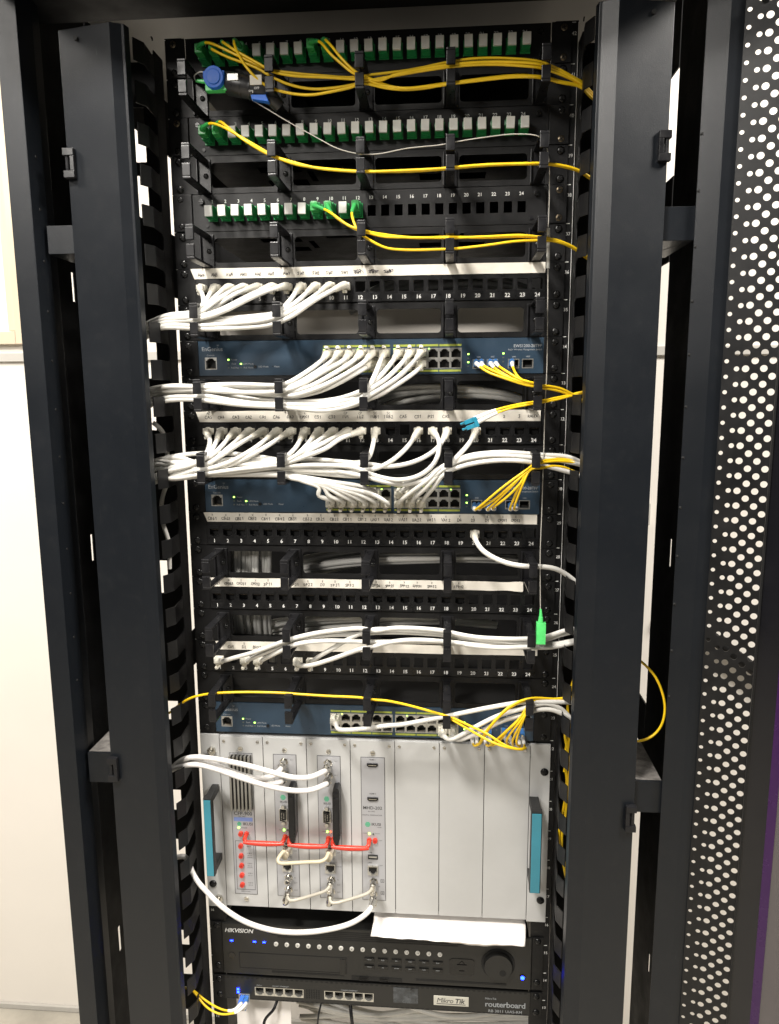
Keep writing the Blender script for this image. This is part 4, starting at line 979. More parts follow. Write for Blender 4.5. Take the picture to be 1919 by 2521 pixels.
# ------------------------------------------------------------------ routes of the cables in rack millimetres: kind, label, group, radius, socket (x, z), points, options
CABLES = [
('rj', 'white network cable in the first port of the patch panel taped AW and SW', 'white cables of the topmost patch panel', 2.85, (-208.6, -291.7), [(-195.7, -44.0, -305.7), (-192.8, -50.0, -314.9), (-199.0, -52.0, -322.3), (-209.7, -54.0, -325.7), (-235.4, -46.0, -326.8), (-250.2, -42.0, -329.4), (-262.7, -36.0, -333.3)], {'tab': -1}),
('rj', 'white network cable in the second port of the patch panel taped AW and SW', 'white cables of the topmost patch panel', 2.85, (-190.5, -291.7), [(-189.0, -46.0, -307.6), (-193.6, -52.0, -318.1), (-204.3, -46.0, -323.0), (-215.8, -46.0, -326.3), (-241.8, -42.0, -327.6), (-261.0, -36.0, -332.6), (-270.4, -30.0, -337.4)], {'tab': -1}),
('rj', 'white network cable in the third port of the patch panel taped AW and SW', 'white cables of the topmost patch panel', 2.85, (-172.3, -291.7), [(-179.3, -46.0, -306.2), (-189.1, -52.0, -317.4), (-204.7, -40.0, -323.0), (-218.7, -38.0, -326.6), (-243.4, -38.0, -328.8), (-264.3, -32.0, -334.2)], {'tab': -1}),
('rj', 'white network cable in the fourth port of the patch panel taped AW and SW', 'white cables of the topmost patch panel', 2.85, (-154.1, -291.7), [(-168.5, -44.0, -304.6), (-183.3, -50.0, -316.1), (-197.8, -56.0, -326.5), (-211.6, -56.0, -329.7), (-235.6, -50.0, -328.1), (-255.3, -44.0, -332.3), (-266.1, -40.0, -335.2)], {'tab': -1}),
('rj', 'white network cable in the fifth port of the patch panel taped AW and SW', 'white cables of the topmost patch panel', 2.85, (-136.0, -291.7), [(-157.3, -44.0, -304.5), (-177.1, -44.0, -316.7), (-187.9, -44.0, -323.0), (-202.2, -48.0, -328.0), (-215.3, -48.0, -330.1), (-238.9, -46.0, -330.8), (-261.2, -40.0, -335.3)], {'tab': -1}),
('rj', 'white network cable in the sixth port of the patch panel taped AW and SW', 'white cables of the topmost patch panel', 2.85, (-117.8, -291.7), [(-138.1, -44.0, -305.4), (-157.6, -50.0, -316.1), (-176.0, -54.0, -324.6), (-196.1, -57.0, -330.3), (-212.2, -57.0, -332.2), (-237.4, -50.0, -332.4), (-258.0, -44.0, -336.3), (-266.4, -40.0, -339.9)], {'tab': -1}),
('rj', 'white network cable in the seventh port of the patch panel taped AW and SW', 'white cables of the topmost patch panel', 2.85, (-99.6, -291.7), [(-117.2, -44.0, -301.2), (-141.0, -52.0, -312.4), (-162.5, -56.0, -323.1), (-187.8, -58.0, -331.7), (-205.9, -57.0, -334.7), (-230.3, -52.0, -335.2), (-255.7, -46.0, -339.3), (-266.6, -40.0, -343.0)], {'tab': -1}),
('rj', 'white network cable in the eighth port of the patch panel taped AW and SW', 'white cables of the topmost patch panel', 2.85, (-81.5, -291.7), [(-88.4, -46.0, -312.2), (-96.6, -50.0, -321.6), (-105.0, -52.0, -327.4), (-126.2, -50.0, -330.0), (-158.9, -48.0, -332.1), (-191.8, -46.0, -332.7), (-215.3, -44.0, -333.9), (-241.5, -44.0, -335.5), (-258.2, -42.0, -340.1), (-268.4, -36.0, -345.8)], {'tab': -1}),
('rj', 'white network cable in the ninth port of the patch panel taped AW and SW', 'white cables of the topmost patch panel', 2.85, (-63.3, -291.7), [(-78.2, -46.0, -312.4), (-92.2, -52.0, -323.4), (-104.9, -56.0, -329.6), (-128.5, -54.0, -332.7), (-158.4, -50.0, -335.0), (-190.7, -50.0, -336.7), (-215.0, -50.0, -337.6), (-240.9, -46.0, -337.9), (-257.8, -42.0, -341.7), (-268.5, -36.0, -347.4)], {'tab': -1}),
('rj', 'white network cable in the tenth port of the patch panel taped AW and SW', 'white cables of the topmost patch panel', 2.85, (-45.1, -291.7), [(-66.3, -46.0, -312.9), (-85.5, -54.0, -325.5), (-102.2, -58.0, -332.9), (-124.4, -58.0, -337.1), (-164.2, -58.0, -339.9), (-204.3, -58.0, -341.8), (-229.8, -54.0, -339.9), (-252.7, -48.0, -342.6), (-267.0, -40.0, -349.3)], {'tab': -1}),
('rj', 'white network cable in the eleventh port of the patch panel taped AW and SW', 'white cables of the topmost patch panel', 2.85, (-26.9, -291.7), [(-47.3, -46.0, -306.5), (-64.2, -54.0, -318.0), (-80.3, -57.0, -329.5), (-96.0, -58.0, -337.2), (-112.4, -56.0, -341.6), (-141.1, -56.0, -344.0), (-166.1, -58.0, -345.1), (-188.4, -58.0, -345.4), (-212.8, -57.0, -343.8), (-238.9, -52.0, -342.4), (-255.2, -46.0, -343.9), (-267.1, -40.0, -350.8)], {'tab': -1}),
('rj', 'white network cable in the first filled socket of the top row, topmost blue switch', 'white cables of the topmost blue switch', 2.85, (-50.5, -373.8), [(-53.0, -40.0, -383.6), (-70.6, -50.0, -397.4), (-95.0, -54.0, -411.0), (-108.4, -54.0, -412.5), (-150.7, -52.0, -411.1), (-193.5, -50.0, -411.6), (-206.3, -50.0, -413.0), (-237.6, -46.0, -412.1), (-260.8, -40.0, -414.2), (-273.8, -34.0, -417.1)], {'tab': 1}),
('rj', 'white network cable in the second filled socket of the top row, topmost blue switch', 'white cables of the topmost blue switch', 2.85, (-36.2, -373.8), [(-39.7, -40.0, -383.7), (-60.7, -50.0, -399.1), (-83.5, -54.0, -412.2), (-101.1, -50.0, -416.3), (-135.7, -46.0, -416.7), (-196.3, -42.0, -414.3), (-210.0, -42.0, -415.1), (-247.9, -42.0, -414.8), (-262.6, -38.0, -417.2), (-274.9, -32.0, -420.5)], {'tab': 1}),
('rj', 'white network cable in the third filled socket of the top row, topmost blue switch', 'white cables of the topmost blue switch', 2.85, (-21.8, -373.8), [(-27.8, -42.0, -384.7), (-50.8, -50.0, -397.6), (-74.6, -57.0, -411.9), (-96.1, -58.0, -419.0), (-133.0, -57.0, -421.2), (-186.8, -56.0, -418.5), (-203.7, -56.0, -417.6), (-245.0, -50.0, -418.1), (-260.3, -42.0, -419.2), (-273.3, -36.0, -422.2)], {'tab': 1}),
('rj', 'white network cable in the fourth filled socket of the top row, topmost blue switch', 'white cables of the topmost blue switch', 2.85, (-7.5, -373.8), [(-16.8, -44.0, -386.5), (-42.0, -54.0, -402.5), (-66.4, -57.0, -414.9), (-95.3, -54.0, -421.5), (-118.1, -50.0, -423.3), (-152.1, -48.0, -419.5), (-191.4, -57.0, -414.7), (-204.8, -57.0, -414.3), (-243.2, -54.0, -413.2), (-259.3, -44.0, -415.9), (-273.1, -36.0, -418.8)], {'tab': 1}),
('rj', 'white network cable in the fifth filled socket of the top row, topmost blue switch', 'white cables of the topmost blue switch', 2.85, (6.8, -373.8), [(-3.7, -44.0, -388.2), (-29.7, -54.0, -404.2), (-53.1, -58.0, -415.3), (-83.2, -57.0, -424.5), (-100.9, -52.0, -425.0), (-136.4, -44.0, -422.6), (-188.6, -40.0, -420.3), (-209.3, -40.0, -420.2), (-249.0, -40.0, -420.6), (-263.8, -36.0, -423.1), (-276.0, -30.0, -425.6)], {'tab': 1}),
('rj', 'white network cable in the sixth filled socket of the top row, topmost blue switch', 'white cables of the topmost blue switch', 2.85, (21.2, -373.8), [(18.5, -44.0, -386.8), (12.0, -54.0, -404.5), (5.6, -57.0, -415.7), (-7.8, -54.0, -422.0), (-34.9, -50.0, -429.7), (-68.5, -48.0, -432.3), (-102.4, -46.0, -431.0), (-136.1, -46.0, -428.7), (-169.8, -46.0, -423.5), (-198.1, -48.0, -422.0), (-208.3, -48.0, -422.5), (-238.1, -46.0, -421.0), (-262.1, -40.0, -422.5), (-274.5, -34.0, -427.2)], {'tab': 1}),
('rj', 'white network cable in the seventh filled socket of the top row, topmost blue switch', 'white cables of the topmost blue switch', 2.85, (38.9, -373.8), [(33.1, -42.0, -386.0), (18.1, -50.0, -404.5), (4.9, -50.0, -415.7), (-1.8, -50.0, -424.5), (-34.3, -54.0, -433.5), (-67.1, -56.0, -436.2), (-100.3, -56.0, -435.2), (-134.2, -54.0, -434.0), (-167.7, -54.0, -429.2), (-195.5, -56.0, -424.5), (-205.8, -56.0, -425.7), (-236.9, -50.0, -425.6), (-260.9, -42.0, -429.2), (-274.0, -36.0, -433.9)], {'tab': 1}),
('rj', 'white network cable in the eighth filled socket of the top row, topmost blue switch', 'white cables of the topmost blue switch', 2.85, (53.3, -373.8), [(46.2, -42.0, -386.2), (26.4, -52.0, -406.2), (7.1, -56.0, -418.9), (-2.7, -57.0, -428.8), (-17.5, -57.0, -434.8), (-50.5, -57.0, -439.5), (-95.9, -54.0, -438.5), (-126.9, -50.0, -436.0), (-166.2, -48.0, -432.3), (-199.0, -46.0, -427.8), (-222.0, -44.0, -427.4), (-260.9, -40.0, -430.6), (-275.0, -34.0, -435.6)], {'tab': 1}),
('rj', 'white network cable in the ninth filled socket of the top row, topmost blue switch', 'white cables of the topmost blue switch', 2.85, (67.6, -373.8), [(59.2, -42.0, -386.3), (39.6, -54.0, -405.1), (18.7, -58.0, -419.0), (5.6, -58.0, -426.6), (-4.2, -58.0, -433.2), (-25.8, -57.0, -439.9), (-50.6, -57.0, -443.1), (-83.6, -57.0, -440.3), (-96.9, -57.0, -439.0), (-150.2, -57.0, -435.8), (-195.5, -57.0, -430.2), (-227.8, -52.0, -428.9), (-259.4, -44.0, -432.5), (-273.4, -38.0, -437.3)], {'tab': 1}),
('rj', 'white network cable in the first filled socket of the bottom row, topmost blue switch', 'white cables of the topmost blue switch', 2.85, (-36.2, -386.6), [(-42.7, -38.0, -392.8), (-63.2, -46.0, -405.5), (-86.0, -50.0, -415.1), (-109.2, -44.0, -416.9), (-155.3, -36.0, -414.9), (-202.4, -34.0, -414.3), (-212.8, -34.0, -415.0), (-256.2, -34.0, -415.2), (-268.5, -30.0, -418.0)], {'tab': -1}),
('rj', 'white network cable in the second filled socket of the bottom row, topmost blue switch', 'white cables of the topmost blue switch', 2.85, (-21.8, -386.6), [(-29.1, -40.0, -393.5), (-51.3, -48.0, -407.2), (-74.0, -52.0, -416.8), (-102.1, -46.0, -421.5), (-137.9, -38.0, -420.6), (-199.0, -34.0, -417.3), (-212.9, -34.0, -417.9), (-256.4, -34.0, -418.1), (-268.7, -30.0, -420.5)], {'tab': -1}),
('rj', 'white network cable in the third filled socket of the bottom row, topmost blue switch', 'white cables of the topmost blue switch', 2.85, (6.8, -386.6), [(-4.0, -42.0, -395.4), (-29.6, -50.0, -409.8), (-52.5, -52.0, -419.3), (-85.1, -48.0, -426.5), (-111.7, -42.0, -427.4), (-155.1, -38.0, -423.7), (-202.0, -36.0, -420.9), (-214.2, -36.0, -421.7), (-250.6, -36.0, -420.6), (-267.0, -30.0, -423.1)], {'tab': -1}),
('rj', 'white network cable in the fourth filled socket of the bottom row, topmost blue switch', 'white cables of the topmost blue switch', 2.85, (21.2, -386.6), [(20.5, -40.0, -396.3), (11.3, -48.0, -410.9), (3.2, -50.0, -420.5), (-10.3, -48.0, -426.9), (-35.5, -46.0, -432.5), (-69.7, -42.0, -434.5), (-103.9, -40.0, -433.4), (-154.7, -40.0, -427.8), (-200.8, -40.0, -423.4), (-214.6, -40.0, -424.1), (-249.9, -38.0, -423.1), (-268.2, -32.0, -425.6)], {'tab': -1}),
('rj', 'white network cable in the fifth filled socket of the bottom row, topmost blue switch', 'white cables of the topmost blue switch', 2.85, (53.3, -386.6), [(48.5, -40.0, -397.4), (29.5, -50.0, -412.6), (8.3, -52.0, -423.7), (-4.9, -52.0, -431.7), (-35.0, -50.0, -438.1), (-68.7, -48.0, -439.6), (-102.6, -46.0, -437.9), (-153.8, -44.0, -433.1), (-200.3, -42.0, -427.2), (-223.4, -40.0, -427.1), (-263.3, -36.0, -430.3), (-274.7, -30.0, -434.0)], {'tab': -1}),
('rj', 'white network cable in the sixth filled socket of the bottom row, topmost blue switch', 'white cables of the topmost blue switch', 2.85, (67.6, -386.6), [(62.4, -40.0, -396.7), (42.6, -52.0, -411.1), (19.9, -54.0, -424.6), (5.2, -54.0, -430.1), (-8.0, -54.0, -435.7), (-34.8, -52.0, -441.6), (-68.0, -52.0, -441.5), (-101.8, -50.0, -438.6), (-152.2, -50.0, -434.6), (-197.8, -50.0, -429.1), (-224.8, -46.0, -428.3), (-261.8, -40.0, -431.4), (-273.2, -34.0, -435.7)], {'tab': -1}),
('rj', 'white network cable in the first port of the patch panel whose tape begins CA5', 'white cables of the second patch panel', 2.85, (-208.6, -470.5), [(-195.0, -44.0, -481.0), (-196.5, -50.0, -492.3), (-203.8, -50.0, -501.6), (-218.2, -52.0, -507.7), (-242.5, -48.0, -512.9), (-262.7, -40.0, -521.0), (-273.4, -34.0, -526.6)], {'tab': -1}),
('rj', 'white network cable in the second port of the patch panel whose tape begins CA5', 'white cables of the second patch panel', 2.85, (-190.5, -470.5), [(-189.8, -46.0, -487.6), (-196.4, -54.0, -499.1), (-213.0, -57.0, -508.9), (-241.1, -52.0, -515.9), (-261.2, -44.0, -523.3), (-272.7, -36.0, -529.0)], {'tab': -1}),
('rj', 'white network cable in the third port of the patch panel whose tape begins CA5', 'white cables of the second patch panel', 2.85, (-172.3, -470.5), [(-179.1, -46.0, -485.9), (-193.7, -52.0, -500.6), (-211.6, -46.0, -508.0), (-235.2, -44.0, -512.5), (-264.0, -38.0, -515.7), (-274.7, -34.0, -517.9)], {'tab': -1}),
('rj', 'white network cable in the fourth port of the patch panel whose tape begins CA5', 'white cables of the second patch panel', 2.85, (-154.1, -470.5), [(-171.8, -46.0, -489.3), (-190.0, -56.0, -505.3), (-210.2, -56.0, -513.7), (-233.4, -50.0, -519.2), (-261.1, -42.0, -522.5), (-272.5, -36.0, -525.5)], {'tab': -1}),
('rj', 'white network cable in the fifth port of the patch panel whose tape begins CA5', 'white cables of the second patch panel', 2.85, (-136.0, -470.5), [(-155.2, -46.0, -482.6), (-177.4, -54.0, -497.4), (-199.4, -57.0, -510.2), (-218.5, -52.0, -515.0), (-243.0, -48.0, -521.8), (-262.9, -40.0, -525.5), (-273.5, -34.0, -529.2)], {'tab': -1}),
('rj', 'white network cable in the sixth port of the patch panel whose tape begins CA5', 'white cables of the second patch panel', 2.85, (-117.8, -470.5), [(-137.3, -50.0, -489.0), (-163.2, -57.0, -503.8), (-190.6, -58.0, -513.1), (-212.0, -56.0, -516.2), (-233.5, -50.0, -521.5), (-253.4, -44.0, -525.4), (-269.2, -36.0, -529.8)], {'tab': -1}),
('rj', 'white network cable in the seventh port of the patch panel whose tape begins CA5', 'white cables of the second patch panel', 2.85, (-99.6, -470.5), [(-123.6, -50.0, -487.7), (-139.9, -54.0, -497.0), (-157.3, -54.0, -505.4), (-188.6, -54.0, -515.6), (-208.0, -48.0, -520.0), (-243.8, -46.0, -523.7), (-268.4, -38.0, -528.7)], {'tab': -1}),
('rj', 'white network cable in the eighth port of the patch panel whose tape begins CA5', 'white cables of the second patch panel', 2.85, (-81.5, -470.5), [(-85.5, -46.0, -487.7), (-94.7, -52.0, -497.5), (-104.6, -50.0, -503.7), (-121.8, -46.0, -504.1), (-157.1, -42.0, -502.8), (-192.6, -40.0, -506.0), (-215.4, -40.0, -507.7), (-236.1, -40.0, -501.4), (-258.0, -38.0, -503.6), (-271.2, -32.0, -506.8)], {'tab': -1}),
('rj', 'white network cable in the ninth port of the patch panel whose tape begins CA5', 'white cables of the second patch panel', 2.85, (-63.3, -470.5), [(-75.4, -50.0, -489.0), (-85.9, -54.0, -499.0), (-100.0, -52.0, -505.5), (-121.4, -48.0, -507.3), (-156.2, -46.0, -507.5), (-198.3, -50.0, -512.6), (-220.4, -46.0, -510.5), (-243.7, -44.0, -507.8), (-263.5, -38.0, -506.2), (-274.9, -32.0, -508.5)], {'tab': -1}),
('rj', 'white network cable in the tenth port of the patch panel whose tape begins CA5', 'white cables of the second patch panel', 2.85, (-45.1, -470.5), [(-63.5, -50.0, -484.0), (-80.3, -56.0, -495.2), (-97.2, -57.0, -504.7), (-128.5, -54.0, -509.1), (-163.7, -50.0, -509.2), (-205.0, -46.0, -514.8), (-221.2, -44.0, -513.3), (-262.0, -40.0, -509.5), (-274.3, -34.0, -511.8)], {'tab': -1}),
('rj', 'white network cable in the eleventh port of the patch panel whose tape begins CA5', 'white cables of the second patch panel', 2.85, (-26.9, -470.5), [(-48.2, -46.0, -481.4), (-68.9, -54.0, -492.0), (-90.2, -50.0, -504.0), (-104.8, -46.0, -508.2), (-139.2, -46.0, -512.9), (-173.3, -48.0, -517.9), (-207.4, -50.0, -521.5), (-233.7, -50.0, -525.5), (-262.3, -42.0, -528.2), (-274.7, -36.0, -532.5)], {'tab': -1}),
('rj', 'white network cable in the twelfth port of the patch panel whose tape begins CA5', 'white cables of the second patch panel', 2.85, (-8.8, -470.5), [(-31.3, -46.0, -478.0), (-46.7, -56.0, -488.6), (-68.4, -57.0, -497.1), (-94.0, -56.0, -506.0), (-106.0, -56.0, -509.3), (-153.4, -57.0, -514.3), (-199.8, -57.0, -520.3), (-232.2, -54.0, -525.8), (-260.7, -46.0, -528.2), (-273.9, -38.0, -533.1)], {'tab': -1}),
('rj', 'white network cable in the thirteenth port of the patch panel whose tape begins CA5', 'white cables of the second patch panel', 2.85, (9.4, -470.5), [(9.3, -44.0, -486.2), (4.6, -48.0, -501.6), (-6.6, -46.0, -506.9), (-37.5, -42.0, -505.6), (-71.8, -40.0, -503.3), (-102.6, -40.0, -505.0), (-131.7, -40.0, -500.8), (-175.4, -38.0, -496.4), (-210.2, -38.0, -496.4), (-237.4, -36.0, -499.0), (-265.0, -34.0, -504.4), (-275.7, -30.0, -507.9)], {'tab': -1}),
('rj', 'white network cable in the sixteenth port of the patch panel whose tape begins CA5', 'white cables of the second patch panel', 2.85, (63.9, -470.5), [(50.6, -48.0, -489.2), (34.1, -54.0, -503.5), (14.5, -57.0, -513.2), (0.9, -54.0, -515.2), (-19.4, -52.0, -517.9), (-53.3, -50.0, -517.4), (-100.7, -50.0, -513.8), (-156.8, -44.0, -508.1), (-204.3, -42.0, -509.2), (-236.3, -40.0, -506.9), (-264.3, -36.0, -506.4), (-275.8, -30.0, -510.5)], {'tab': -1}),
('rj', 'white network cable in the seventeenth port of the patch panel whose tape begins CA5', 'white cables of the second patch panel', 2.85, (82.1, -470.5), [(90.6, -46.0, -481.2), (90.7, -52.0, -490.5), (85.2, -57.0, -506.5), (67.2, -58.0, -521.5), (42.5, -57.0, -527.2), (17.7, -57.0, -523.4), (1.2, -57.0, -517.3), (-10.5, -56.0, -512.5), (-52.5, -54.0, -509.5), (-99.7, -54.0, -511.2), (-154.3, -54.0, -517.2), (-200.9, -54.0, -521.0), (-261.4, -42.0, -528.2), (-274.8, -36.0, -533.3)], {'tab': -1}),
('rj', 'white network cable in the eighteenth port of the patch panel whose tape begins CA5', 'white cables of the second patch panel', 2.85, (100.3, -470.5), [(88.2, -48.0, -489.2), (71.9, -52.0, -500.4), (50.6, -54.0, -508.1), (25.8, -54.0, -511.0), (4.3, -54.0, -508.0), (-7.6, -52.0, -509.1), (-53.9, -46.0, -511.4), (-101.5, -46.0, -511.5), (-139.8, -44.0, -514.8), (-204.2, -44.0, -520.4), (-262.3, -40.0, -529.7), (-275.7, -34.0, -535.3)], {'tab': -1}),
('rj', 'white network cable in the twentieth port of the patch panel whose tape begins CA5', 'white cables of the second patch panel', 2.85, (136.6, -470.5), [(125.0, -46.0, -486.1), (114.4, -54.0, -496.9), (103.1, -57.0, -508.1), (85.2, -57.0, -522.1), (67.1, -54.0, -529.1), (42.0, -50.0, -533.9), (17.0, -50.0, -528.1), (0.3, -50.0, -524.0), (-19.8, -50.0, -523.2), (-54.1, -46.0, -521.2), (-101.7, -46.0, -517.9), (-158.4, -40.0, -520.4), (-205.7, -40.0, -524.0), (-263.9, -36.0, -530.7), (-277.3, -30.0, -535.8)], {'tab': -1}),
('rj', 'white network cable in the first filled bottom socket of the middle blue switch', 'white cables of the middle blue switch', 2.85, (-50.5, -564.4), [(-42.5, -46.0, -554.4), (-59.7, -54.0, -546.2), (-54.4, -56.0, -537.8), (-75.6, -57.0, -529.1), (-97.5, -50.0, -523.1), (-107.7, -50.0, -521.7), (-156.2, -48.0, -521.4), (-203.6, -46.0, -522.9), (-236.0, -44.0, -527.2), (-264.9, -38.0, -529.9), (-276.5, -32.0, -534.7)], {'tab': -1}),
('rj', 'white network cable in the second filled bottom socket of the middle blue switch', 'white cables of the middle blue switch', 2.85, (-36.2, -564.4), [(-28.6, -46.0, -555.0), (-45.9, -54.0, -546.8), (-49.4, -56.0, -536.8), (-71.9, -57.0, -528.4), (-97.1, -52.0, -523.7), (-107.7, -50.0, -522.6), (-156.2, -48.0, -522.3), (-203.6, -46.0, -523.6), (-236.0, -44.0, -527.7), (-264.9, -38.0, -529.9), (-276.5, -32.0, -534.7)], {'tab': -1}),
('rj', 'white network cable in the third filled bottom socket of the middle blue switch', 'white cables of the middle blue switch', 2.85, (-21.8, -564.4), [(-14.7, -46.0, -555.6), (-32.0, -54.0, -545.4), (-44.4, -56.0, -537.8), (-68.2, -57.0, -529.7), (-96.7, -54.0, -524.3), (-107.7, -50.0, -520.9), (-156.2, -48.0, -520.6), (-203.6, -46.0, -522.3), (-236.0, -44.0, -526.7), (-264.9, -38.0, -529.9), (-276.5, -32.0, -534.7)], {'tab': -1}),
('rj', 'white network cable in the fourth filled bottom socket of the middle blue switch', 'white cables of the middle blue switch', 2.85, (-7.5, -564.4), [(-0.8, -46.0, -556.2), (-18.3, -54.0, -546.0), (-39.3, -56.0, -536.8), (-64.5, -57.0, -529.0), (-98.0, -48.0, -522.4), (-107.7, -50.0, -521.7), (-156.2, -48.0, -521.4), (-203.6, -46.0, -522.9), (-236.0, -44.0, -527.2), (-264.9, -38.0, -529.9), (-276.5, -32.0, -534.7)], {'tab': -1}),
('rj', 'white network cable in the fifth filled bottom socket of the middle blue switch', 'white cables of the middle blue switch', 2.85, (6.8, -564.4), [(13.0, -46.0, -556.8), (-4.5, -54.0, -546.6), (-34.3, -56.0, -537.7), (-60.8, -57.0, -528.3), (-97.5, -50.0, -523.1), (-107.7, -50.0, -522.6), (-156.2, -48.0, -522.3), (-203.6, -46.0, -523.6), (-236.0, -44.0, -527.7), (-264.9, -38.0, -529.9), (-276.5, -32.0, -534.7)], {'tab': -1}),
('rj', 'white network cable in the sixth filled bottom socket of the middle blue switch', 'white cables of the middle blue switch', 2.85, (21.2, -564.4), [(26.8, -46.0, -557.4), (9.2, -54.0, -545.2), (-29.2, -56.0, -536.7), (-57.1, -57.0, -529.7), (-97.1, -52.0, -523.7), (-107.7, -50.0, -520.9), (-156.2, -48.0, -520.6), (-203.6, -46.0, -522.3), (-236.0, -44.0, -526.7), (-264.9, -38.0, -529.9), (-276.5, -32.0, -534.7)], {'tab': -1}),
('rj', 'white network cable in the first filled top socket of the middle blue switch', 'white cables of the middle blue switch', 2.85, (-36.2, -551.6), [(-29.8, -42.0, -544.0), (-44.1, -48.0, -537.0), (-55.3, -50.0, -530.9), (-76.6, -50.0, -526.7), (-100.1, -46.0, -521.3), (-109.0, -44.0, -519.5), (-157.8, -42.0, -519.2), (-205.5, -40.0, -520.9), (-238.1, -38.0, -525.7), (-266.4, -34.0, -529.2), (-277.2, -30.0, -534.1)], {'tab': 1}),
('rj', 'white network cable in the second filled top socket of the middle blue switch', 'white cables of the middle blue switch', 2.85, (-7.5, -551.6), [(-2.0, -42.0, -543.9), (-16.4, -48.0, -536.9), (-45.2, -50.0, -530.8), (-69.1, -50.0, -526.7), (-100.1, -46.0, -520.6), (-109.0, -44.0, -519.5), (-157.8, -42.0, -519.2), (-205.5, -40.0, -520.9), (-238.1, -38.0, -525.7), (-266.4, -34.0, -529.2), (-277.2, -30.0, -534.1)], {'tab': 1}),
('rj', 'white network cable in the third filled top socket of the middle blue switch', 'white cables of the middle blue switch', 2.85, (6.8, -551.6), [(11.9, -42.0, -543.8), (-2.6, -48.0, -536.8), (-40.1, -50.0, -530.8), (-65.4, -50.0, -526.7), (-100.1, -46.0, -521.3), (-109.0, -44.0, -519.5), (-157.8, -42.0, -519.2), (-205.5, -40.0, -520.9), (-238.1, -38.0, -525.7), (-266.4, -34.0, -529.2), (-277.2, -30.0, -534.1)], {'tab': 1}),
('rj', 'white network cable rising right from the first socket of the right block, middle switch', 'white cables of the middle blue switch', 2.85, (38.9, -564.4), [(45.6, -42.0, -552.7), (58.6, -50.0, -541.4), (76.2, -57.0, -527.6), (93.3, -57.0, -511.7), (106.3, -54.0, -505.1), (129.1, -50.0, -497.6), (165.1, -46.0, -494.3), (197.7, -44.0, -496.1), (211.0, -42.0, -497.6), (247.2, -38.0, -500.7), (264.3, -34.0, -508.2), (273.4, -30.0, -513.9)], {'tab': -1}),
('rj', 'white network cable rising right from the second socket of the right block, middle switch', 'white cables of the middle blue switch', 2.85, (53.3, -564.4), [(60.7, -42.0, -550.9), (72.0, -52.0, -540.2), (85.2, -57.0, -525.4), (99.8, -54.0, -512.0), (119.4, -52.0, -502.8), (148.7, -50.0, -498.1), (181.4, -46.0, -498.9), (197.6, -46.0, -500.5), (222.4, -42.0, -502.5), (264.1, -36.0, -510.8), (273.4, -30.0, -515.6)], {'tab': -1}),
('rj', 'white network cable rising right from the third socket of the right block, middle switch', 'white cables of the middle blue switch', 2.85, (67.6, -564.4), [(75.0, -44.0, -548.8), (84.3, -52.0, -536.8), (95.0, -57.0, -521.2), (107.2, -56.0, -514.4), (130.7, -57.0, -507.2), (164.5, -57.0, -503.1), (196.9, -54.0, -505.0), (222.2, -46.0, -511.5), (247.5, -40.0, -518.7), (264.9, -34.0, -525.1)], {'tab': -1}),
('rj', 'white network cable rising right from the upper socket of the right block, middle switch', 'white cables of the middle blue switch', 2.85, (38.9, -551.6), [(48.0, -40.0, -540.2), (60.1, -46.0, -535.2), (75.2, -50.0, -526.3), (93.2, -46.0, -512.5), (108.1, -46.0, -511.7), (131.0, -44.0, -503.6), (165.5, -42.0, -500.4), (198.3, -40.0, -502.2), (214.6, -40.0, -503.0), (264.4, -34.0, -509.3), (273.4, -30.0, -513.1)], {'tab': 1}),
('rj', 'white network cable crossing under the rings into the right block of the middle switch', 'white cables of the middle blue switch', 2.85, (53.3, -551.6), [(56.5, -42.0, -538.2), (47.0, -50.0, -533.0), (25.9, -57.0, -529.7), (1.1, -57.0, -523.2), (-19.2, -54.0, -519.4), (-53.6, -48.0, -514.3), (-101.9, -44.0, -509.7), (-157.8, -40.0, -505.9), (-204.9, -40.0, -508.5), (-237.7, -36.0, -505.5), (-266.0, -32.0, -509.4)], {'tab': 1}),
('rj', 'single white network cable leaving port 20 of the patch panel taped CB and UA', None, 3.1, (136.6, -602.9), [(137.0, -40.0, -605.3), (143.0, -48.0, -613.9), (155.3, -54.0, -621.8), (175.0, -57.0, -629.4), (198.0, -57.0, -633.0), (213.3, -52.0, -634.2), (234.0, -46.0, -638.1), (248.3, -40.0, -646.3), (266.4, -34.0, -661.5), (277.5, -30.0, -673.0)], {'tab': -1}),
('rj', 'white network cable in the first port of the lowest patch panel', 'white cables of the lowest patch panel', 3.0, (-208.6, -780.7), [(-186.4, -40.0, -768.3), (-177.5, -46.0, -763.7), (-147.2, -54.0, -752.1), (-122.4, -56.0, -742.0), (-98.2, -57.0, -732.5), (-71.6, -54.0, -726.0), (-37.9, -54.0, -720.1), (-4.5, -54.0, -717.2), (7.1, -54.0, -720.1), (32.7, -52.0, -716.6), (58.5, -52.0, -716.1), (97.7, -54.0, -718.3), (107.9, -54.0, -720.7), (135.1, -52.0, -726.2), (168.8, -52.0, -727.8), (202.6, -50.0, -727.7), (224.8, -46.0, -726.4), (249.0, -40.0, -719.9), (265.0, -34.0, -718.9)], {'tab': -1}),
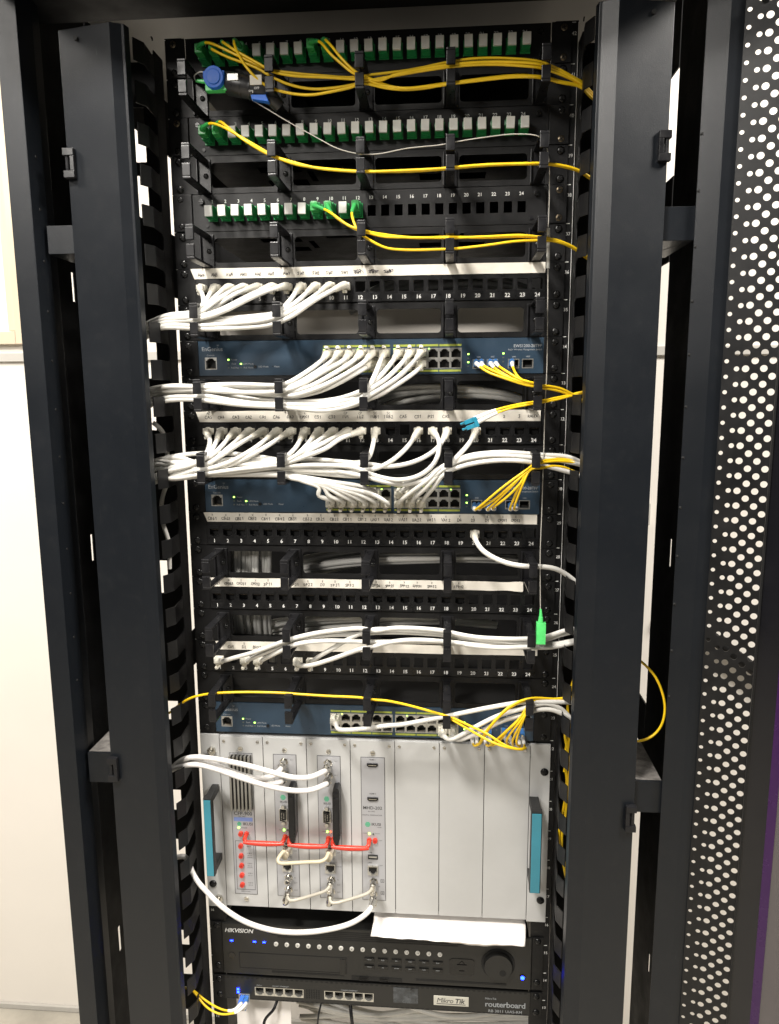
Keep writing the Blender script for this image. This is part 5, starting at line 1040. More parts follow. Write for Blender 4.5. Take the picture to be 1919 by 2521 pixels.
('rj', 'white network cable in the third port of the lowest patch panel', 'white cables of the lowest patch panel', 3.0, (-172.3, -780.7), [(-150.2, -44.0, -762.9), (-127.6, -50.0, -751.3), (-106.7, -50.0, -741.2), (-89.5, -50.0, -734.7), (-55.8, -48.0, -729.5), (-5.3, -48.0, -726.3), (6.2, -46.0, -725.4), (40.9, -46.0, -723.9), (97.7, -46.0, -726.6), (135.3, -46.0, -731.8), (169.2, -48.0, -733.0), (203.1, -46.0, -733.0), (225.4, -42.0, -729.5), (251.4, -36.0, -724.8), (265.9, -30.0, -723.8)], {'tab': -1}),
('rj', 'white network cable in the fourth port of the lowest patch panel', 'white cables of the lowest patch panel', 3.0, (-154.1, -780.7), [(-132.5, -44.0, -762.5), (-106.0, -54.0, -746.3), (-88.2, -57.0, -738.3), (-55.0, -54.0, -734.7), (-5.1, -50.0, -736.1), (-2.4, -48.0, -736.7), (32.3, -48.0, -736.3), (97.8, -50.0, -734.7), (143.6, -54.0, -737.7), (168.9, -54.0, -738.9), (202.4, -54.0, -737.3), (228.3, -48.0, -739.3), (245.9, -42.0, -738.5), (266.5, -34.0, -736.3), (276.8, -28.0, -736.0)], {'tab': -1}),
('rj', 'white network cable in the seventh port of the lowest patch panel', 'white cables of the lowest patch panel', 3.0, (-99.6, -780.7), [(-78.0, -44.0, -772.3), (-47.7, -50.0, -761.0), (-21.6, -54.0, -749.6), (-4.5, -56.0, -743.0), (7.2, -57.0, -740.5), (24.4, -57.0, -734.7), (55.3, -57.0, -730.2), (97.8, -57.0, -731.1), (135.3, -50.0, -736.6), (169.4, -46.0, -736.4), (203.6, -42.0, -735.9), (237.7, -40.0, -737.1), (266.7, -32.0, -734.4), (276.7, -28.0, -734.2)], {'tab': -1}),
('rj', 'white network cable in the eighth port of the lowest patch panel', 'white cables of the lowest patch panel', 3.0, (-81.5, -780.7), [(-64.4, -42.0, -760.3), (-39.2, -48.0, -743.1), (-18.5, -50.0, -729.7), (-5.0, -50.0, -723.9), (8.4, -50.0, -719.6), (49.8, -50.0, -719.6), (97.7, -50.0, -722.3), (143.7, -50.0, -729.3), (169.0, -50.0, -731.5), (201.5, -46.0, -735.7), (225.5, -42.0, -731.8), (251.4, -36.0, -723.9), (265.8, -30.0, -722.9)], {'tab': -1}),
('rj', 'white network cable running right from the first socket of the lowest blue switch', 'white cables of the lowest blue switch', 3.0, (-50.5, -862.8), [(-43.4, -38.0, -855.8), (-42.0, -44.0, -858.8), (-30.2, -48.0, -857.9), (-5.8, -50.0, -854.4), (28.5, -52.0, -847.8), (40.9, -54.0, -845.8), (75.9, -56.0, -837.3), (96.6, -57.0, -832.2), (119.0, -57.0, -826.4), (153.1, -56.0, -818.5), (187.0, -56.0, -811.2), (200.8, -54.0, -809.9), (214.8, -50.0, -810.9), (239.4, -44.0, -813.2), (265.0, -34.0, -817.8), (276.5, -28.0, -822.9)], {'tab': 1}),
('rj', 'white network cable from the last filled socket but one, lowest blue switch', 'white cables of the lowest blue switch', 3.0, (96.4, -875.6), [(98.8, -46.0, -863.7), (104.6, -54.0, -864.2), (115.8, -57.0, -858.7), (144.9, -57.0, -840.3), (170.3, -57.0, -826.7), (200.7, -56.0, -817.1), (214.9, -50.0, -814.9), (230.7, -46.0, -814.9), (245.0, -42.0, -821.2), (261.9, -36.0, -839.5), (268.2, -32.0, -852.0)], {'tab': 1}),
('rj', 'white network cable from the last filled socket of the lowest blue switch', 'white cables of the lowest blue switch', 3.0, (110.8, -875.6), [(109.9, -46.0, -864.9), (117.6, -54.0, -863.8), (131.4, -54.0, -858.7), (146.9, -52.0, -851.8), (170.8, -52.0, -838.1), (201.1, -54.0, -826.2), (215.1, -50.0, -822.2), (234.3, -46.0, -822.5), (252.2, -42.0, -831.1), (264.6, -36.0, -841.9), (270.0, -32.0, -853.8)], {'tab': 1}),
('sc', 'yellow fibre cable from the first adapter of the topmost panel', 'yellow fibre cables of the topmost panel', 1.55, (-191.8, -24.2), [(-177.1, -46.0, -25.0), (-165.4, -50.0, -30.1), (-151.4, -52.0, -37.4), (-130.2, -54.0, -48.3), (-111.7, -54.0, -56.9), (-99.8, -54.0, -60.7), (-70.7, -54.0, -65.3), (-40.9, -54.0, -68.7), (-9.1, -54.0, -71.6), (3.5, -54.0, -70.3), (51.9, -54.0, -66.7), (74.5, -54.0, -63.6), (97.1, -54.0, -60.0), (127.0, -54.0, -57.3), (156.7, -54.0, -57.9), (196.8, -54.0, -62.4), (207.6, -50.0, -64.0), (224.6, -46.0, -70.0), (239.1, -40.0, -75.2), (250.7, -34.0, -78.9), (261.1, -28.0, -87.0)], {}),
('sc', 'yellow fibre cable from the second adapter of the topmost panel', 'yellow fibre cables of the topmost panel', 1.55, (-175.3, -24.2), [(-172.8, -46.0, -31.4), (-151.7, -52.0, -44.0), (-129.8, -56.0, -53.2), (-114.8, -57.0, -59.9), (-100.1, -57.0, -68.6), (-80.8, -57.0, -77.2), (-55.6, -57.0, -82.9), (-33.3, -57.0, -83.0), (-8.8, -57.0, -80.5), (3.8, -57.0, -77.6), (21.7, -57.0, -75.1), (36.9, -57.0, -72.9), (67.1, -57.0, -69.1), (94.1, -57.0, -66.4), (127.0, -57.0, -64.7), (156.7, -57.0, -65.6), (196.6, -57.0, -69.8), (207.5, -52.0, -70.6), (224.8, -46.0, -74.4), (247.4, -36.0, -81.0), (259.3, -30.0, -89.1)], {}),
('sc', 'yellow fibre cable from the third adapter of the topmost panel', 'yellow fibre cables of the topmost panel', 1.55, (-158.8, -24.2), [(-159.0, -48.0, -25.6), (-141.8, -54.0, -38.4), (-111.6, -57.0, -56.0), (-99.1, -57.0, -63.2), (-73.1, -57.0, -68.7), (-40.5, -57.0, -71.2), (-8.7, -57.0, -74.4), (3.8, -57.0, -75.6), (21.4, -55.0, -78.8), (36.6, -55.0, -83.3), (51.9, -55.0, -85.3), (74.6, -55.0, -84.0), (94.2, -55.0, -81.9), (104.7, -55.0, -81.3), (142.1, -55.0, -78.1), (171.9, -55.0, -76.5), (196.3, -55.0, -78.0), (208.0, -50.0, -78.1), (225.2, -44.0, -80.7), (248.3, -36.0, -83.1), (260.9, -30.0, -92.0)], {}),
('sc', 'yellow fibre cable from the fourth adapter of the topmost panel', 'yellow fibre cables of the topmost panel', 1.55, (-142.3, -24.2), [(-144.8, -48.0, -23.8), (-141.4, -54.0, -35.7), (-128.9, -60.0, -57.6), (-118.8, -60.0, -68.8), (-111.3, -58.0, -75.2), (-98.2, -57.0, -81.4), (-78.1, -57.0, -86.9), (-55.7, -57.0, -89.1), (-33.4, -57.0, -86.7), (-8.8, -57.0, -82.6), (3.8, -57.0, -78.9), (10.9, -57.0, -80.3), (29.2, -57.0, -84.9), (52.0, -57.0, -87.4), (74.7, -57.0, -86.4), (94.2, -57.0, -84.0), (142.1, -57.0, -80.3), (171.7, -57.0, -78.7), (196.1, -57.0, -79.8), (207.8, -52.0, -80.0), (225.0, -46.0, -82.5), (248.0, -38.0, -84.8), (260.6, -32.0, -94.1)], {}),
('sc', 'yellow fibre cable from the ninth adapter of the topmost panel', 'yellow fibre cables of the topmost panel', 1.55, (-59.7, -24.2), [(-46.2, -46.0, -29.3), (-34.5, -54.0, -44.6), (-18.1, -57.0, -59.9), (-6.2, -59.0, -69.6), (3.8, -57.0, -72.8), (15.5, -57.0, -78.8), (29.2, -57.0, -82.7), (52.1, -59.0, -87.0), (74.7, -58.0, -85.5), (94.2, -57.0, -83.1), (142.1, -57.0, -79.2), (171.7, -57.0, -77.8), (196.0, -58.0, -79.5), (207.8, -52.0, -79.3), (225.0, -46.0, -81.8), (247.2, -38.0, -84.3), (260.9, -30.0, -92.0)], {}),
('sc', 'yellow fibre cable from the tenth adapter of the topmost panel', 'yellow fibre cables of the topmost panel', 1.55, (-43.2, -24.2), [(-41.4, -46.0, -26.5), (-32.1, -54.0, -37.5), (-19.2, -59.0, -53.9), (-3.1, -60.0, -69.0), (9.8, -58.0, -74.1), (21.6, -57.0, -77.6), (36.9, -57.0, -72.2), (74.6, -57.0, -66.2), (94.1, -57.0, -64.2), (127.0, -57.0, -62.4), (156.6, -57.0, -62.8), (196.5, -57.0, -66.4), (207.5, -52.0, -67.8), (224.7, -46.0, -72.1), (247.1, -38.0, -80.3), (259.0, -32.0, -89.8)], {}),
('sc', 'yellow fibre cable from the first adapter of the second fibre panel', 'yellow fibre cables of the second panel', 1.55, (-191.8, -113.1), [(-176.6, -46.0, -111.4), (-161.0, -52.0, -117.4), (-141.6, -57.0, -129.2), (-117.7, -57.0, -142.8), (-99.8, -57.0, -152.9), (-77.2, -57.0, -160.3), (-50.1, -57.0, -167.3), (-8.7, -57.0, -172.0), (2.6, -57.0, -172.7), (51.7, -57.0, -172.6), (94.0, -57.0, -171.6), (103.9, -57.0, -170.9), (143.4, -57.0, -169.1), (196.2, -57.0, -169.2), (208.7, -52.0, -168.1), (227.7, -46.0, -169.2), (248.0, -38.0, -172.6), (265.7, -30.0, -180.4)], {}),
('sc', 'yellow fibre cable from the second adapter of the second fibre panel', 'yellow fibre cables of the second panel', 1.55, (-175.3, -113.1), [(-165.0, -48.0, -110.3), (-147.9, -56.0, -124.4), (-131.9, -60.0, -136.7), (-109.8, -59.0, -149.7), (-87.3, -59.0, -158.9), (-72.5, -58.0, -163.3), (-42.8, -55.0, -167.4), (-9.0, -54.0, -170.5), (2.3, -54.0, -171.3), (51.6, -54.0, -172.9), (93.9, -54.0, -171.6), (103.9, -54.0, -171.0), (143.5, -54.0, -169.0), (196.5, -54.0, -168.9), (209.0, -50.0, -168.3), (228.0, -44.0, -169.5), (248.4, -36.0, -173.1), (266.2, -28.0, -181.4)], {}),
('sc', 'yellow fibre cable from the ninth adapter of the third fibre panel', 'yellow fibre cables of the third panel', 1.5, (-59.7, -202.0), [(-44.3, -42.0, -209.2), (-33.9, -50.0, -216.6), (-21.0, -56.0, -226.9), (-7.3, -57.0, -235.2), (3.3, -57.0, -238.1), (9.2, -57.0, -239.7), (23.3, -57.0, -243.7), (46.8, -57.0, -245.3), (95.1, -57.0, -246.9), (106.0, -57.0, -247.1), (144.6, -57.0, -246.6), (182.8, -57.0, -245.9), (198.3, -55.0, -247.1), (217.6, -48.0, -248.6), (235.5, -42.0, -252.9), (249.8, -36.0, -258.9), (262.7, -30.0, -266.4)], {}),
('sc', 'yellow fibre cable from the tenth adapter of the third fibre panel', 'yellow fibre cables of the third panel', 1.5, (-43.2, -202.0), [(-38.9, -42.0, -210.8), (-29.4, -50.0, -220.8), (-13.2, -58.0, -231.8), (-7.0, -59.0, -234.4), (5.0, -58.0, -237.2), (10.8, -57.0, -239.0), (28.0, -56.0, -241.8), (46.8, -56.0, -244.5), (67.1, -56.0, -246.1), (95.1, -56.0, -245.8), (144.7, -55.0, -247.2), (183.1, -55.0, -246.8), (198.6, -53.0, -247.8), (217.9, -46.0, -249.4), (235.8, -40.0, -253.9), (249.7, -34.0, -259.7), (263.2, -28.0, -268.4)], {}),
('sc', 'yellow fibre cable looping down from the twelfth adapter of the third fibre panel', 'yellow fibre cables of the third panel', 1.5, (-10.1, -202.0), [(-12.7, -46.0, -214.8), (-11.3, -50.0, -221.2), (-8.3, -54.0, -228.6), (-4.3, -57.0, -237.5), (4.8, -57.0, -244.7), (13.8, -57.0, -249.9), (27.9, -57.0, -256.5), (51.5, -57.0, -259.3), (95.2, -57.0, -259.4), (106.1, -57.0, -259.3), (144.7, -57.0, -256.0), (175.3, -57.0, -252.5), (198.5, -55.0, -251.6), (217.7, -48.0, -250.8), (238.9, -40.0, -254.8), (249.7, -34.0, -259.1), (263.5, -26.0, -267.3)], {}),
('thin', 'thin white bare fibre hanging in front of the right rail, green connector at its end', None, 0.55, None, [(-124.7, -52.0, -90.4), (-102.4, -52.0, -103.7), (-79.6, -54.0, -117.6), (-49.5, -56.0, -134.5), (-27.0, -57.0, -146.7), (-8.4, -57.0, -152.1), (2.8, -57.0, -154.0), (21.0, -57.0, -154.0), (51.8, -57.0, -149.2), (93.8, -57.0, -146.2), (104.4, -57.0, -144.3), (143.0, -57.0, -139.8), (173.0, -57.0, -137.7), (195.3, -58.0, -139.7), (201.5, -56.0, -141.3), (208.1, -52.0, -146.0), (211.7, -50.0, -155.5), (213.8, -48.0, -169.3), (215.0, -46.0, -200.8), (215.0, -46.0, -212.5), (214.7, -46.0, -236.1), (215.3, -46.0, -256.9), (215.7, -46.0, -281.0), (216.4, -46.0, -317.4), (217.5, -46.0, -373.0), (217.5, -46.0, -401.3), (216.8, -46.0, -433.0), (216.6, -46.0, -497.6), (216.0, -48.0, -563.4), (214.5, -56.0, -622.4), (214.8, -62.0, -654.8), (215.4, -66.0, -689.5)], {}),
('lc', 'yellow fibre cable in the left half of the first uplink plug, topmost blue switch', 'yellow fibre cables of the topmost blue switch', 1.5, (135.4, -387.6), [(139.5, -40.0, -392.5), (147.4, -46.0, -398.3), (170.9, -54.0, -407.3), (193.7, -57.0, -414.6), (200.8, -57.0, -415.7), (210.6, -54.0, -417.4), (235.5, -46.0, -422.3), (250.9, -40.0, -428.5), (264.5, -32.0, -435.4), (276.4, -26.0, -443.4)], {'boot': 'w'}),
('lc', 'yellow fibre cable in the right half of the first uplink plug, topmost blue switch', 'yellow fibre cables of the topmost blue switch', 1.5, (141.8, -387.6), [(144.3, -42.0, -391.8), (163.1, -50.0, -401.2), (183.3, -57.0, -409.3), (199.1, -57.0, -413.1), (210.7, -53.0, -415.5), (232.3, -46.0, -419.1), (249.3, -40.0, -426.2), (264.1, -34.0, -434.2), (275.9, -28.0, -441.7)], {'boot': 'w'}),
('lc', 'yellow fibre cable in the left half of the second uplink plug, topmost blue switch', 'yellow fibre cables of the topmost blue switch', 1.5, (152.7, -387.6), [(156.5, -40.0, -394.0), (171.1, -50.0, -403.3), (186.6, -56.0, -410.9), (199.4, -55.0, -414.3), (212.7, -50.0, -416.4), (235.8, -44.0, -421.0), (251.2, -38.0, -427.4), (264.4, -30.0, -434.8), (276.3, -26.0, -442.5)], {'boot': 'w'}),
('lc', 'yellow fibre cable in the right half of the second uplink plug, topmost blue switch', 'yellow fibre cables of the topmost blue switch', 1.5, (159.1, -387.6), [(162.7, -42.0, -392.8), (172.5, -52.0, -399.8), (184.8, -58.0, -407.5), (198.9, -59.0, -411.4), (212.0, -55.0, -414.7), (231.9, -48.0, -417.8), (248.9, -42.0, -425.2), (263.3, -36.0, -433.4), (275.5, -30.0, -440.8)], {'boot': 'w'}),
('lc', 'yellow fibre cable in the left half of the third uplink plug, topmost blue switch', 'yellow fibre cables of the topmost blue switch', 1.5, (179.0, -387.6), [(178.1, -40.0, -392.9), (180.0, -48.0, -399.4), (184.3, -54.0, -406.2), (191.1, -58.0, -410.4), (200.6, -58.0, -412.3), (212.4, -52.0, -415.2), (232.4, -45.0, -418.4), (249.4, -39.0, -425.6), (264.0, -32.0, -433.9), (276.3, -26.0, -441.7)], {'boot': 'w'}),
('loose', 'upper yellow fibre of the loose duplex lead with the teal connector', 'loose duplex lead', 1.4, None, [(132.3, -66.0, -453.1), (144.0, -66.0, -448.4), (156.5, -66.0, -443.0), (172.2, -66.0, -439.0), (184.8, -64.0, -436.3), (197.0, -60.0, -434.6), (201.9, -58.0, -434.0), (211.0, -54.0, -432.8), (235.7, -46.0, -428.3), (264.1, -36.0, -422.2), (274.7, -30.0, -419.8)], {'half': 0}),
('loose', 'lower yellow fibre of the loose duplex lead with the teal connector', 'loose duplex lead', 1.4, None, [(134.6, -66.0, -457.8), (147.2, -66.0, -451.5), (158.9, -66.0, -446.2), (175.3, -66.0, -440.6), (186.5, -64.0, -438.5), (197.0, -60.0, -436.8), (202.0, -58.0, -436.0), (211.1, -54.0, -434.7), (230.8, -48.0, -431.4), (250.5, -42.0, -426.5), (264.5, -34.0, -423.5), (275.2, -28.0, -421.4)], {'half': 1}),
('lc', 'yellow fibre cable in the left half of the first uplink plug, middle blue switch', 'yellow fibre cables of the middle blue switch', 1.5, (135.4, -567.4), [(136.4, -44.0, -564.9), (146.1, -52.0, -555.2), (164.9, -60.0, -537.1), (183.7, -62.0, -522.1), (195.7, -60.0, -513.8), (208.4, -52.0, -506.0), (238.6, -42.0, -502.8), (264.4, -34.0, -509.3), (275.4, -28.0, -513.3)], {'boot': 'w'}),
('lc', 'yellow fibre cable in the right half of the first uplink plug, middle blue switch', 'yellow fibre cables of the middle blue switch', 1.5, (141.8, -567.4), [(140.8, -44.0, -563.7), (155.9, -52.0, -553.1), (177.7, -60.0, -532.1), (195.0, -60.0, -517.1), (210.0, -52.0, -507.6), (238.4, -44.0, -505.1), (264.1, -36.0, -510.0), (275.0, -30.0, -513.9)], {'boot': 'w'}),
('lc', 'yellow fibre cable in the left half of the second uplink plug, middle blue switch', 'yellow fibre cables of the middle blue switch', 1.5, (153.8, -567.4), [(150.8, -44.0, -564.5), (165.5, -54.0, -548.1), (182.4, -60.0, -529.2), (196.7, -58.0, -514.7), (212.0, -50.0, -511.1), (230.5, -44.0, -510.9), (247.7, -38.0, -515.1), (263.6, -32.0, -524.0)], {'boot': 'w'}),
('lc', 'yellow fibre cable in the right half of the second uplink plug, middle blue switch', 'yellow fibre cables of the middle blue switch', 1.5, (160.2, -567.4), [(157.2, -46.0, -562.4), (175.0, -56.0, -545.8), (190.4, -60.0, -527.2), (198.4, -57.0, -514.5), (213.6, -50.0, -513.2), (234.0, -42.0, -511.9), (251.3, -36.0, -516.9), (264.7, -30.0, -522.6)], {'boot': 'w'}),
('lc', 'yellow fibre cable in the left half of the third uplink plug, middle blue switch', 'yellow fibre cables of the middle blue switch', 1.5, (181.3, -567.4), [(177.7, -44.0, -563.5), (183.3, -54.0, -544.4), (190.4, -60.0, -525.5), (196.6, -59.0, -514.3), (213.5, -50.0, -507.0), (247.0, -40.0, -503.8), (264.3, -34.0, -508.5)], {'boot': 'w'}),
('lc', 'yellow fibre cable in the right half of the third uplink plug, middle blue switch', 'yellow fibre cables of the middle blue switch', 1.5, (187.7, -567.4), [(182.7, -46.0, -562.3), (187.9, -56.0, -541.6), (193.5, -61.0, -525.4), (199.1, -58.0, -514.4), (216.8, -50.0, -511.9), (238.9, -42.0, -511.9), (263.6, -32.0, -522.8)], {'boot': 'w'}),
('lc', 'yellow fibre cable in the left half of the first uplink plug, lowest blue switch', 'yellow fibre cables of the lowest blue switch', 1.5, (135.4, -874.6), [(137.4, -46.0, -875.6), (143.3, -54.0, -869.1), (149.9, -62.0, -850.5), (163.0, -66.0, -830.0), (178.0, -64.0, -814.2), (195.0, -60.0, -805.8), (212.7, -52.0, -805.0), (239.6, -42.0, -809.8), (266.4, -34.0, -809.6), (276.1, -28.0, -811.8)], {'boot': 'w', 'up': 1}),
('lc', 'yellow fibre cable in the right half of the first uplink plug, lowest blue switch', 'yellow fibre cables of the lowest blue switch', 1.5, (141.8, -874.6), [(142.3, -46.0, -875.1), (146.7, -54.0, -865.7), (154.9, -62.0, -844.9), (169.7, -64.0, -824.4), (183.2, -62.0, -813.2), (196.9, -58.0, -807.7), (213.0, -50.0, -807.1), (239.6, -42.0, -810.9), (266.5, -34.0, -810.7)], {'boot': 'w', 'up': 1}),
('lc', 'yellow fibre cable in the left half of the second uplink plug, lowest blue switch', 'yellow fibre cables of the lowest blue switch', 1.5, (152.7, -874.6), [(154.9, -46.0, -875.8), (162.6, -54.0, -865.5), (172.2, -60.0, -852.6), (184.5, -62.0, -838.5), (195.5, -60.0, -827.3), (202.2, -58.0, -816.2), (213.9, -50.0, -808.5), (239.6, -42.0, -811.3), (266.5, -34.0, -811.5)], {'boot': 'w', 'up': 1}),
('lc', 'yellow fibre cable in the right half of the second uplink plug, lowest blue switch', 'yellow fibre cables of the lowest blue switch', 1.5, (159.1, -874.6), [(160.6, -46.0, -874.8), (168.6, -54.0, -864.9), (177.3, -60.0, -848.8), (188.7, -62.0, -834.7), (197.1, -60.0, -824.5), (203.0, -58.0, -814.4), (214.7, -50.0, -807.8), (239.6, -42.0, -810.4), (266.4, -34.0, -810.4)], {'boot': 'w', 'up': 1}),
('lc', 'yellow fibre cable in the left half of the third uplink plug, lowest blue switch', 'yellow fibre cables of the lowest blue switch', 1.5, (179.0, -874.6), [(182.3, -46.0, -873.2), (178.0, -54.0, -864.6), (184.9, -60.0, -846.7), (195.4, -62.0, -830.9), (200.8, -60.0, -822.6), (204.9, -56.0, -814.3), (215.1, -50.0, -809.4), (239.7, -42.0, -812.2), (264.8, -34.0, -812.2)], {'boot': 'w', 'up': 1}),
('lc', 'yellow fibre cable in the right half of the third uplink plug, lowest blue switch', 'yellow fibre cables of the lowest blue switch', 1.5, (185.4, -874.6), [(188.3, -46.0, -873.9), (185.7, -54.0, -864.4), (190.8, -60.0, -846.5), (197.9, -62.0, -830.8), (202.1, -60.0, -820.7), (205.7, -56.0, -814.3), (215.1, -50.0, -810.0), (239.7, -42.0, -812.8), (264.8, -34.0, -813.0)], {'boot': 'w', 'up': 1}),
('lc', 'yellow fibre cable in the left half of the fourth uplink plug, lowest blue switch', 'yellow fibre cables of the lowest blue switch', 1.5, (196.3, -874.6), [(197.0, -46.0, -875.1), (190.9, -54.0, -867.0), (194.2, -60.0, -844.6), (199.0, -62.0, -829.0), (202.9, -60.0, -818.9), (206.6, -56.0, -813.4), (215.6, -50.0, -808.8), (239.6, -42.0, -811.7), (264.8, -34.0, -811.9)], {'boot': 'w', 'up': 1}),
('lc', 'long yellow fibre cable crossing the lowest blue switch from the left finger duct', 'yellow fibre cables of the lowest blue switch', 1.6, (202.7, -874.6), [(202.2, -46.0, -875.3), (196.9, -56.0, -873.2), (177.3, -64.0, -865.1), (153.1, -66.0, -848.8), (127.5, -64.0, -837.8), (108.7, -60.0, -831.2), (96.6, -58.0, -828.4), (75.9, -57.0, -823.1), (49.9, -57.0, -816.5), (23.9, -57.0, -811.7), (6.5, -57.0, -810.9), (-6.2, -57.0, -808.7), (-51.8, -57.0, -807.5), (-94.4, -57.0, -805.8), (-106.3, -57.0, -805.1), (-154.5, -57.0, -805.0), (-194.4, -57.0, -807.3), (-213.0, -54.0, -810.9), (-236.6, -48.0, -819.7), (-257.3, -42.0, -834.5), (-271.0, -36.0, -846.9)], {'boot': 'w', 'up': 1}),
('plain', 'yellow fibre cable hanging below the long one across the lowest blue switch', 'yellow fibre cables of the lowest blue switch', 1.6, None, [(101.8, -56.0, -831.4), (108.7, -60.0, -833.7), (127.6, -64.0, -843.0), (153.1, -68.0, -855.7), (170.3, -66.0, -864.0), (196.9, -56.0, -873.5), (204.2, -44.0, -877.2)], {}),
('coax', 'white coaxial cable on the upper input of the second module', 'white coaxial cables of the grey module chassis', 3.5, (-124, -930), [(-121.5, -38.0, -922.7), (-127.0, -44.0, -927.2), (-143.4, -50.0, -929.2), (-159.9, -54.0, -925.7), (-186.1, -54.0, -917.3), (-213.7, -50.0, -909.2), (-236.3, -46.0, -905.0), (-250.5, -42.0, -909.1), (-264.2, -36.0, -919.4), (-276.3, -30.0, -931.7)], {}),
('coax', 'white coaxial cable on the upper input of the third module', 'white coaxial cables of the grey module chassis', 3.5, (-62, -932), [(-61.9, -40.0, -921.9), (-75.8, -48.0, -925.5), (-97.4, -58.0, -922.1), (-122.4, -62.0, -914.3), (-157.0, -62.0, -905.4), (-192.4, -60.0, -899.8), (-220.1, -56.0, -898.8), (-240.1, -50.0, -902.7), (-255.4, -44.0, -912.0), (-270.0, -36.0, -926.3)], {}),
('coax', 'white coaxial cable on the lower input of the second module', 'white coaxial cables of the grey module chassis', 3.5, (-123, -950), [(-122.6, -38.0, -940.4), (-131.0, -44.0, -940.5), (-161.8, -48.0, -933.2), (-188.2, -48.0, -924.8), (-215.3, -46.0, -916.7), (-241.0, -44.0, -912.4), (-261.6, -38.0, -919.6), (-275.4, -32.0, -930.6)], {}),
('coax', 'white coaxial cable on the lower input of the third module', 'white coaxial cables of the grey module chassis', 3.5, (-61, -950), [(-60.5, -40.0, -940.7), (-76.3, -48.0, -944.3), (-98.4, -56.0, -941.8), (-132.3, -60.0, -934.3), (-167.0, -60.0, -924.5), (-202.4, -58.0, -913.9), (-230.2, -54.0, -910.5), (-259.4, -44.0, -920.1), (-273.9, -36.0, -930.3)], {}),
('coax', 'white coaxial cable sagging from the fourth module to the left finger duct', 'white coaxial cables of the grey module chassis', 3.5, (0.5, -1128), [(-5.1, -44.0, -1126.2), (-25.0, -52.0, -1136.3), (-63.7, -60.0, -1143.6), (-106.2, -64.0, -1145.7), (-140.8, -64.0, -1142.5), (-176.4, -60.0, -1133.8), (-207.5, -54.0, -1117.5), (-227.4, -50.0, -1100.4), (-240.6, -46.0, -1088.6), (-249.7, -40.0, -1078.9), (-260.3, -32.0, -1062.8)], {}),
('plain', 'short beige network lead bridging the second and third modules', None, 2.6, None, [(-123.6, -26.0, -1051.8), (-127.5, -34.0, -1054.2), (-129.3, -38.0, -1057.3), (-126.3, -40.0, -1060.1), (-114.0, -40.0, -1059.3), (-82.5, -40.0, -1055.9), (-66.9, -40.0, -1054.4), (-61.4, -36.0, -1052.6), (-60.0, -28.0, -1050.4)], {'beige': 1}),
('plain', 'left grey coaxial jumper between second and third modules', 'grey coaxial jumpers under the modules', 2.2, None, [(-118.1, -30.0, -1113.4), (-117.8, -34.0, -1118.2), (-113.6, -34.0, -1121.3), (-101.5, -32.0, -1119.4), (-80.0, -32.0, -1111.5), (-64.0, -32.0, -1104.9), (-59.3, -30.0, -1100.7), (-58.7, -26.0, -1097.8)], {'grey': 1}),
('plain', 'right grey coaxial jumper between third and fourth modules', 'grey coaxial jumpers under the modules', 2.2, None, [(-58.4, -30.0, -1115.2), (-58.3, -34.0, -1118.9), (-54.4, -34.0, -1122.0), (-41.4, -32.0, -1119.9), (-20.2, -32.0, -1112.0), (-4.4, -32.0, -1105.1), (0.3, -30.0, -1100.5), (1.2, -26.0, -1096.7)], {'grey': 1}),
('lcr', 'upper yellow fibre of the duplex lead plugged into the router', 'duplex lead of the router', 1.5, (-197.5, -1309), [(-189.8, -34.0, -1287.5), (-193.8, -40.0, -1290.4), (-198.2, -44.0, -1292.4), (-206.7, -46.0, -1291.1), (-215.8, -46.0, -1289.3), (-236.2, -44.0, -1280.3), (-256.1, -38.0, -1270.7), (-265.7, -32.0, -1270.6)], {'boot': 'w'}),
('lcr', 'lower yellow fibre of the duplex lead plugged into the router', 'duplex lead of the router', 1.5, (-191, -1309), [(-182.4, -34.0, -1287.0), (-185.8, -42.0, -1288.0), (-191.5, -48.0, -1290.3), (-198.2, -50.0, -1290.9), (-216.5, -50.0, -1293.3), (-237.7, -46.0, -1286.7), (-255.5, -40.0, -1271.3), (-264.9, -34.0, -1269.8)], {'boot': 'w'}),
('plain', 'yellow fibre cable bowing out of the right side of the cabinet', None, 1.6, None, [(322.6, -50.0, -739.6), (340.5, -50.0, -752.5), (358.7, -50.0, -770.6), (369.6, -50.0, -791.7), (374.9, -50.0, -815.7), (372.0, -50.0, -837.5), (361.8, -50.0, -852.5), (345.6, -50.0, -860.2), (325.4, -50.0, -859.2)], {}),
('plain', 'yellow fibre cable dropping inside the right finger duct beside the lowest patch panel', 'cables dropping in the right duct', 1.6, None, [(267.7, -30.0, -748.1), (265.9, -34.0, -773.8), (260.8, -38.0, -794.2), (257.3, -34.0, -823.5), (260.9, -30.0, -853.2), (260.3, -28.0, -888.2), (257.3, -26.0, -918.0)], {}),
('plain', 'second yellow fibre cable dropping inside the right finger duct', 'cables dropping in the right duct', 1.6, None, [(266.5, -24.0, -805.4), (264.9, -28.0, -837.2), (254.9, -36.0, -856.1), (258.4, -32.0, -880.5), (262.9, -28.0, -905.2), (261.9, -28.0, -939.9), (260.4, -26.0, -982.1), (257.4, -24.0, -1013.1), (261.2, -22.0, -1056.3), (270.3, -20.0, -1093.9)], {}),
('plain', 'third yellow fibre cable dropping inside the right finger duct', 'cables dropping in the right duct', 1.6, None, [(269.8, -22.0, -831.3), (262.8, -26.0, -860.7), (255.8, -32.0, -897.7), (260.5, -28.0, -928.4), (259.1, -24.0, -965.7), (253.8, -24.0, -1001.3), (256.1, -22.0, -1032.4), (266.1, -20.0, -1063.6), (272.5, -18.0, -1101.4)], {}),
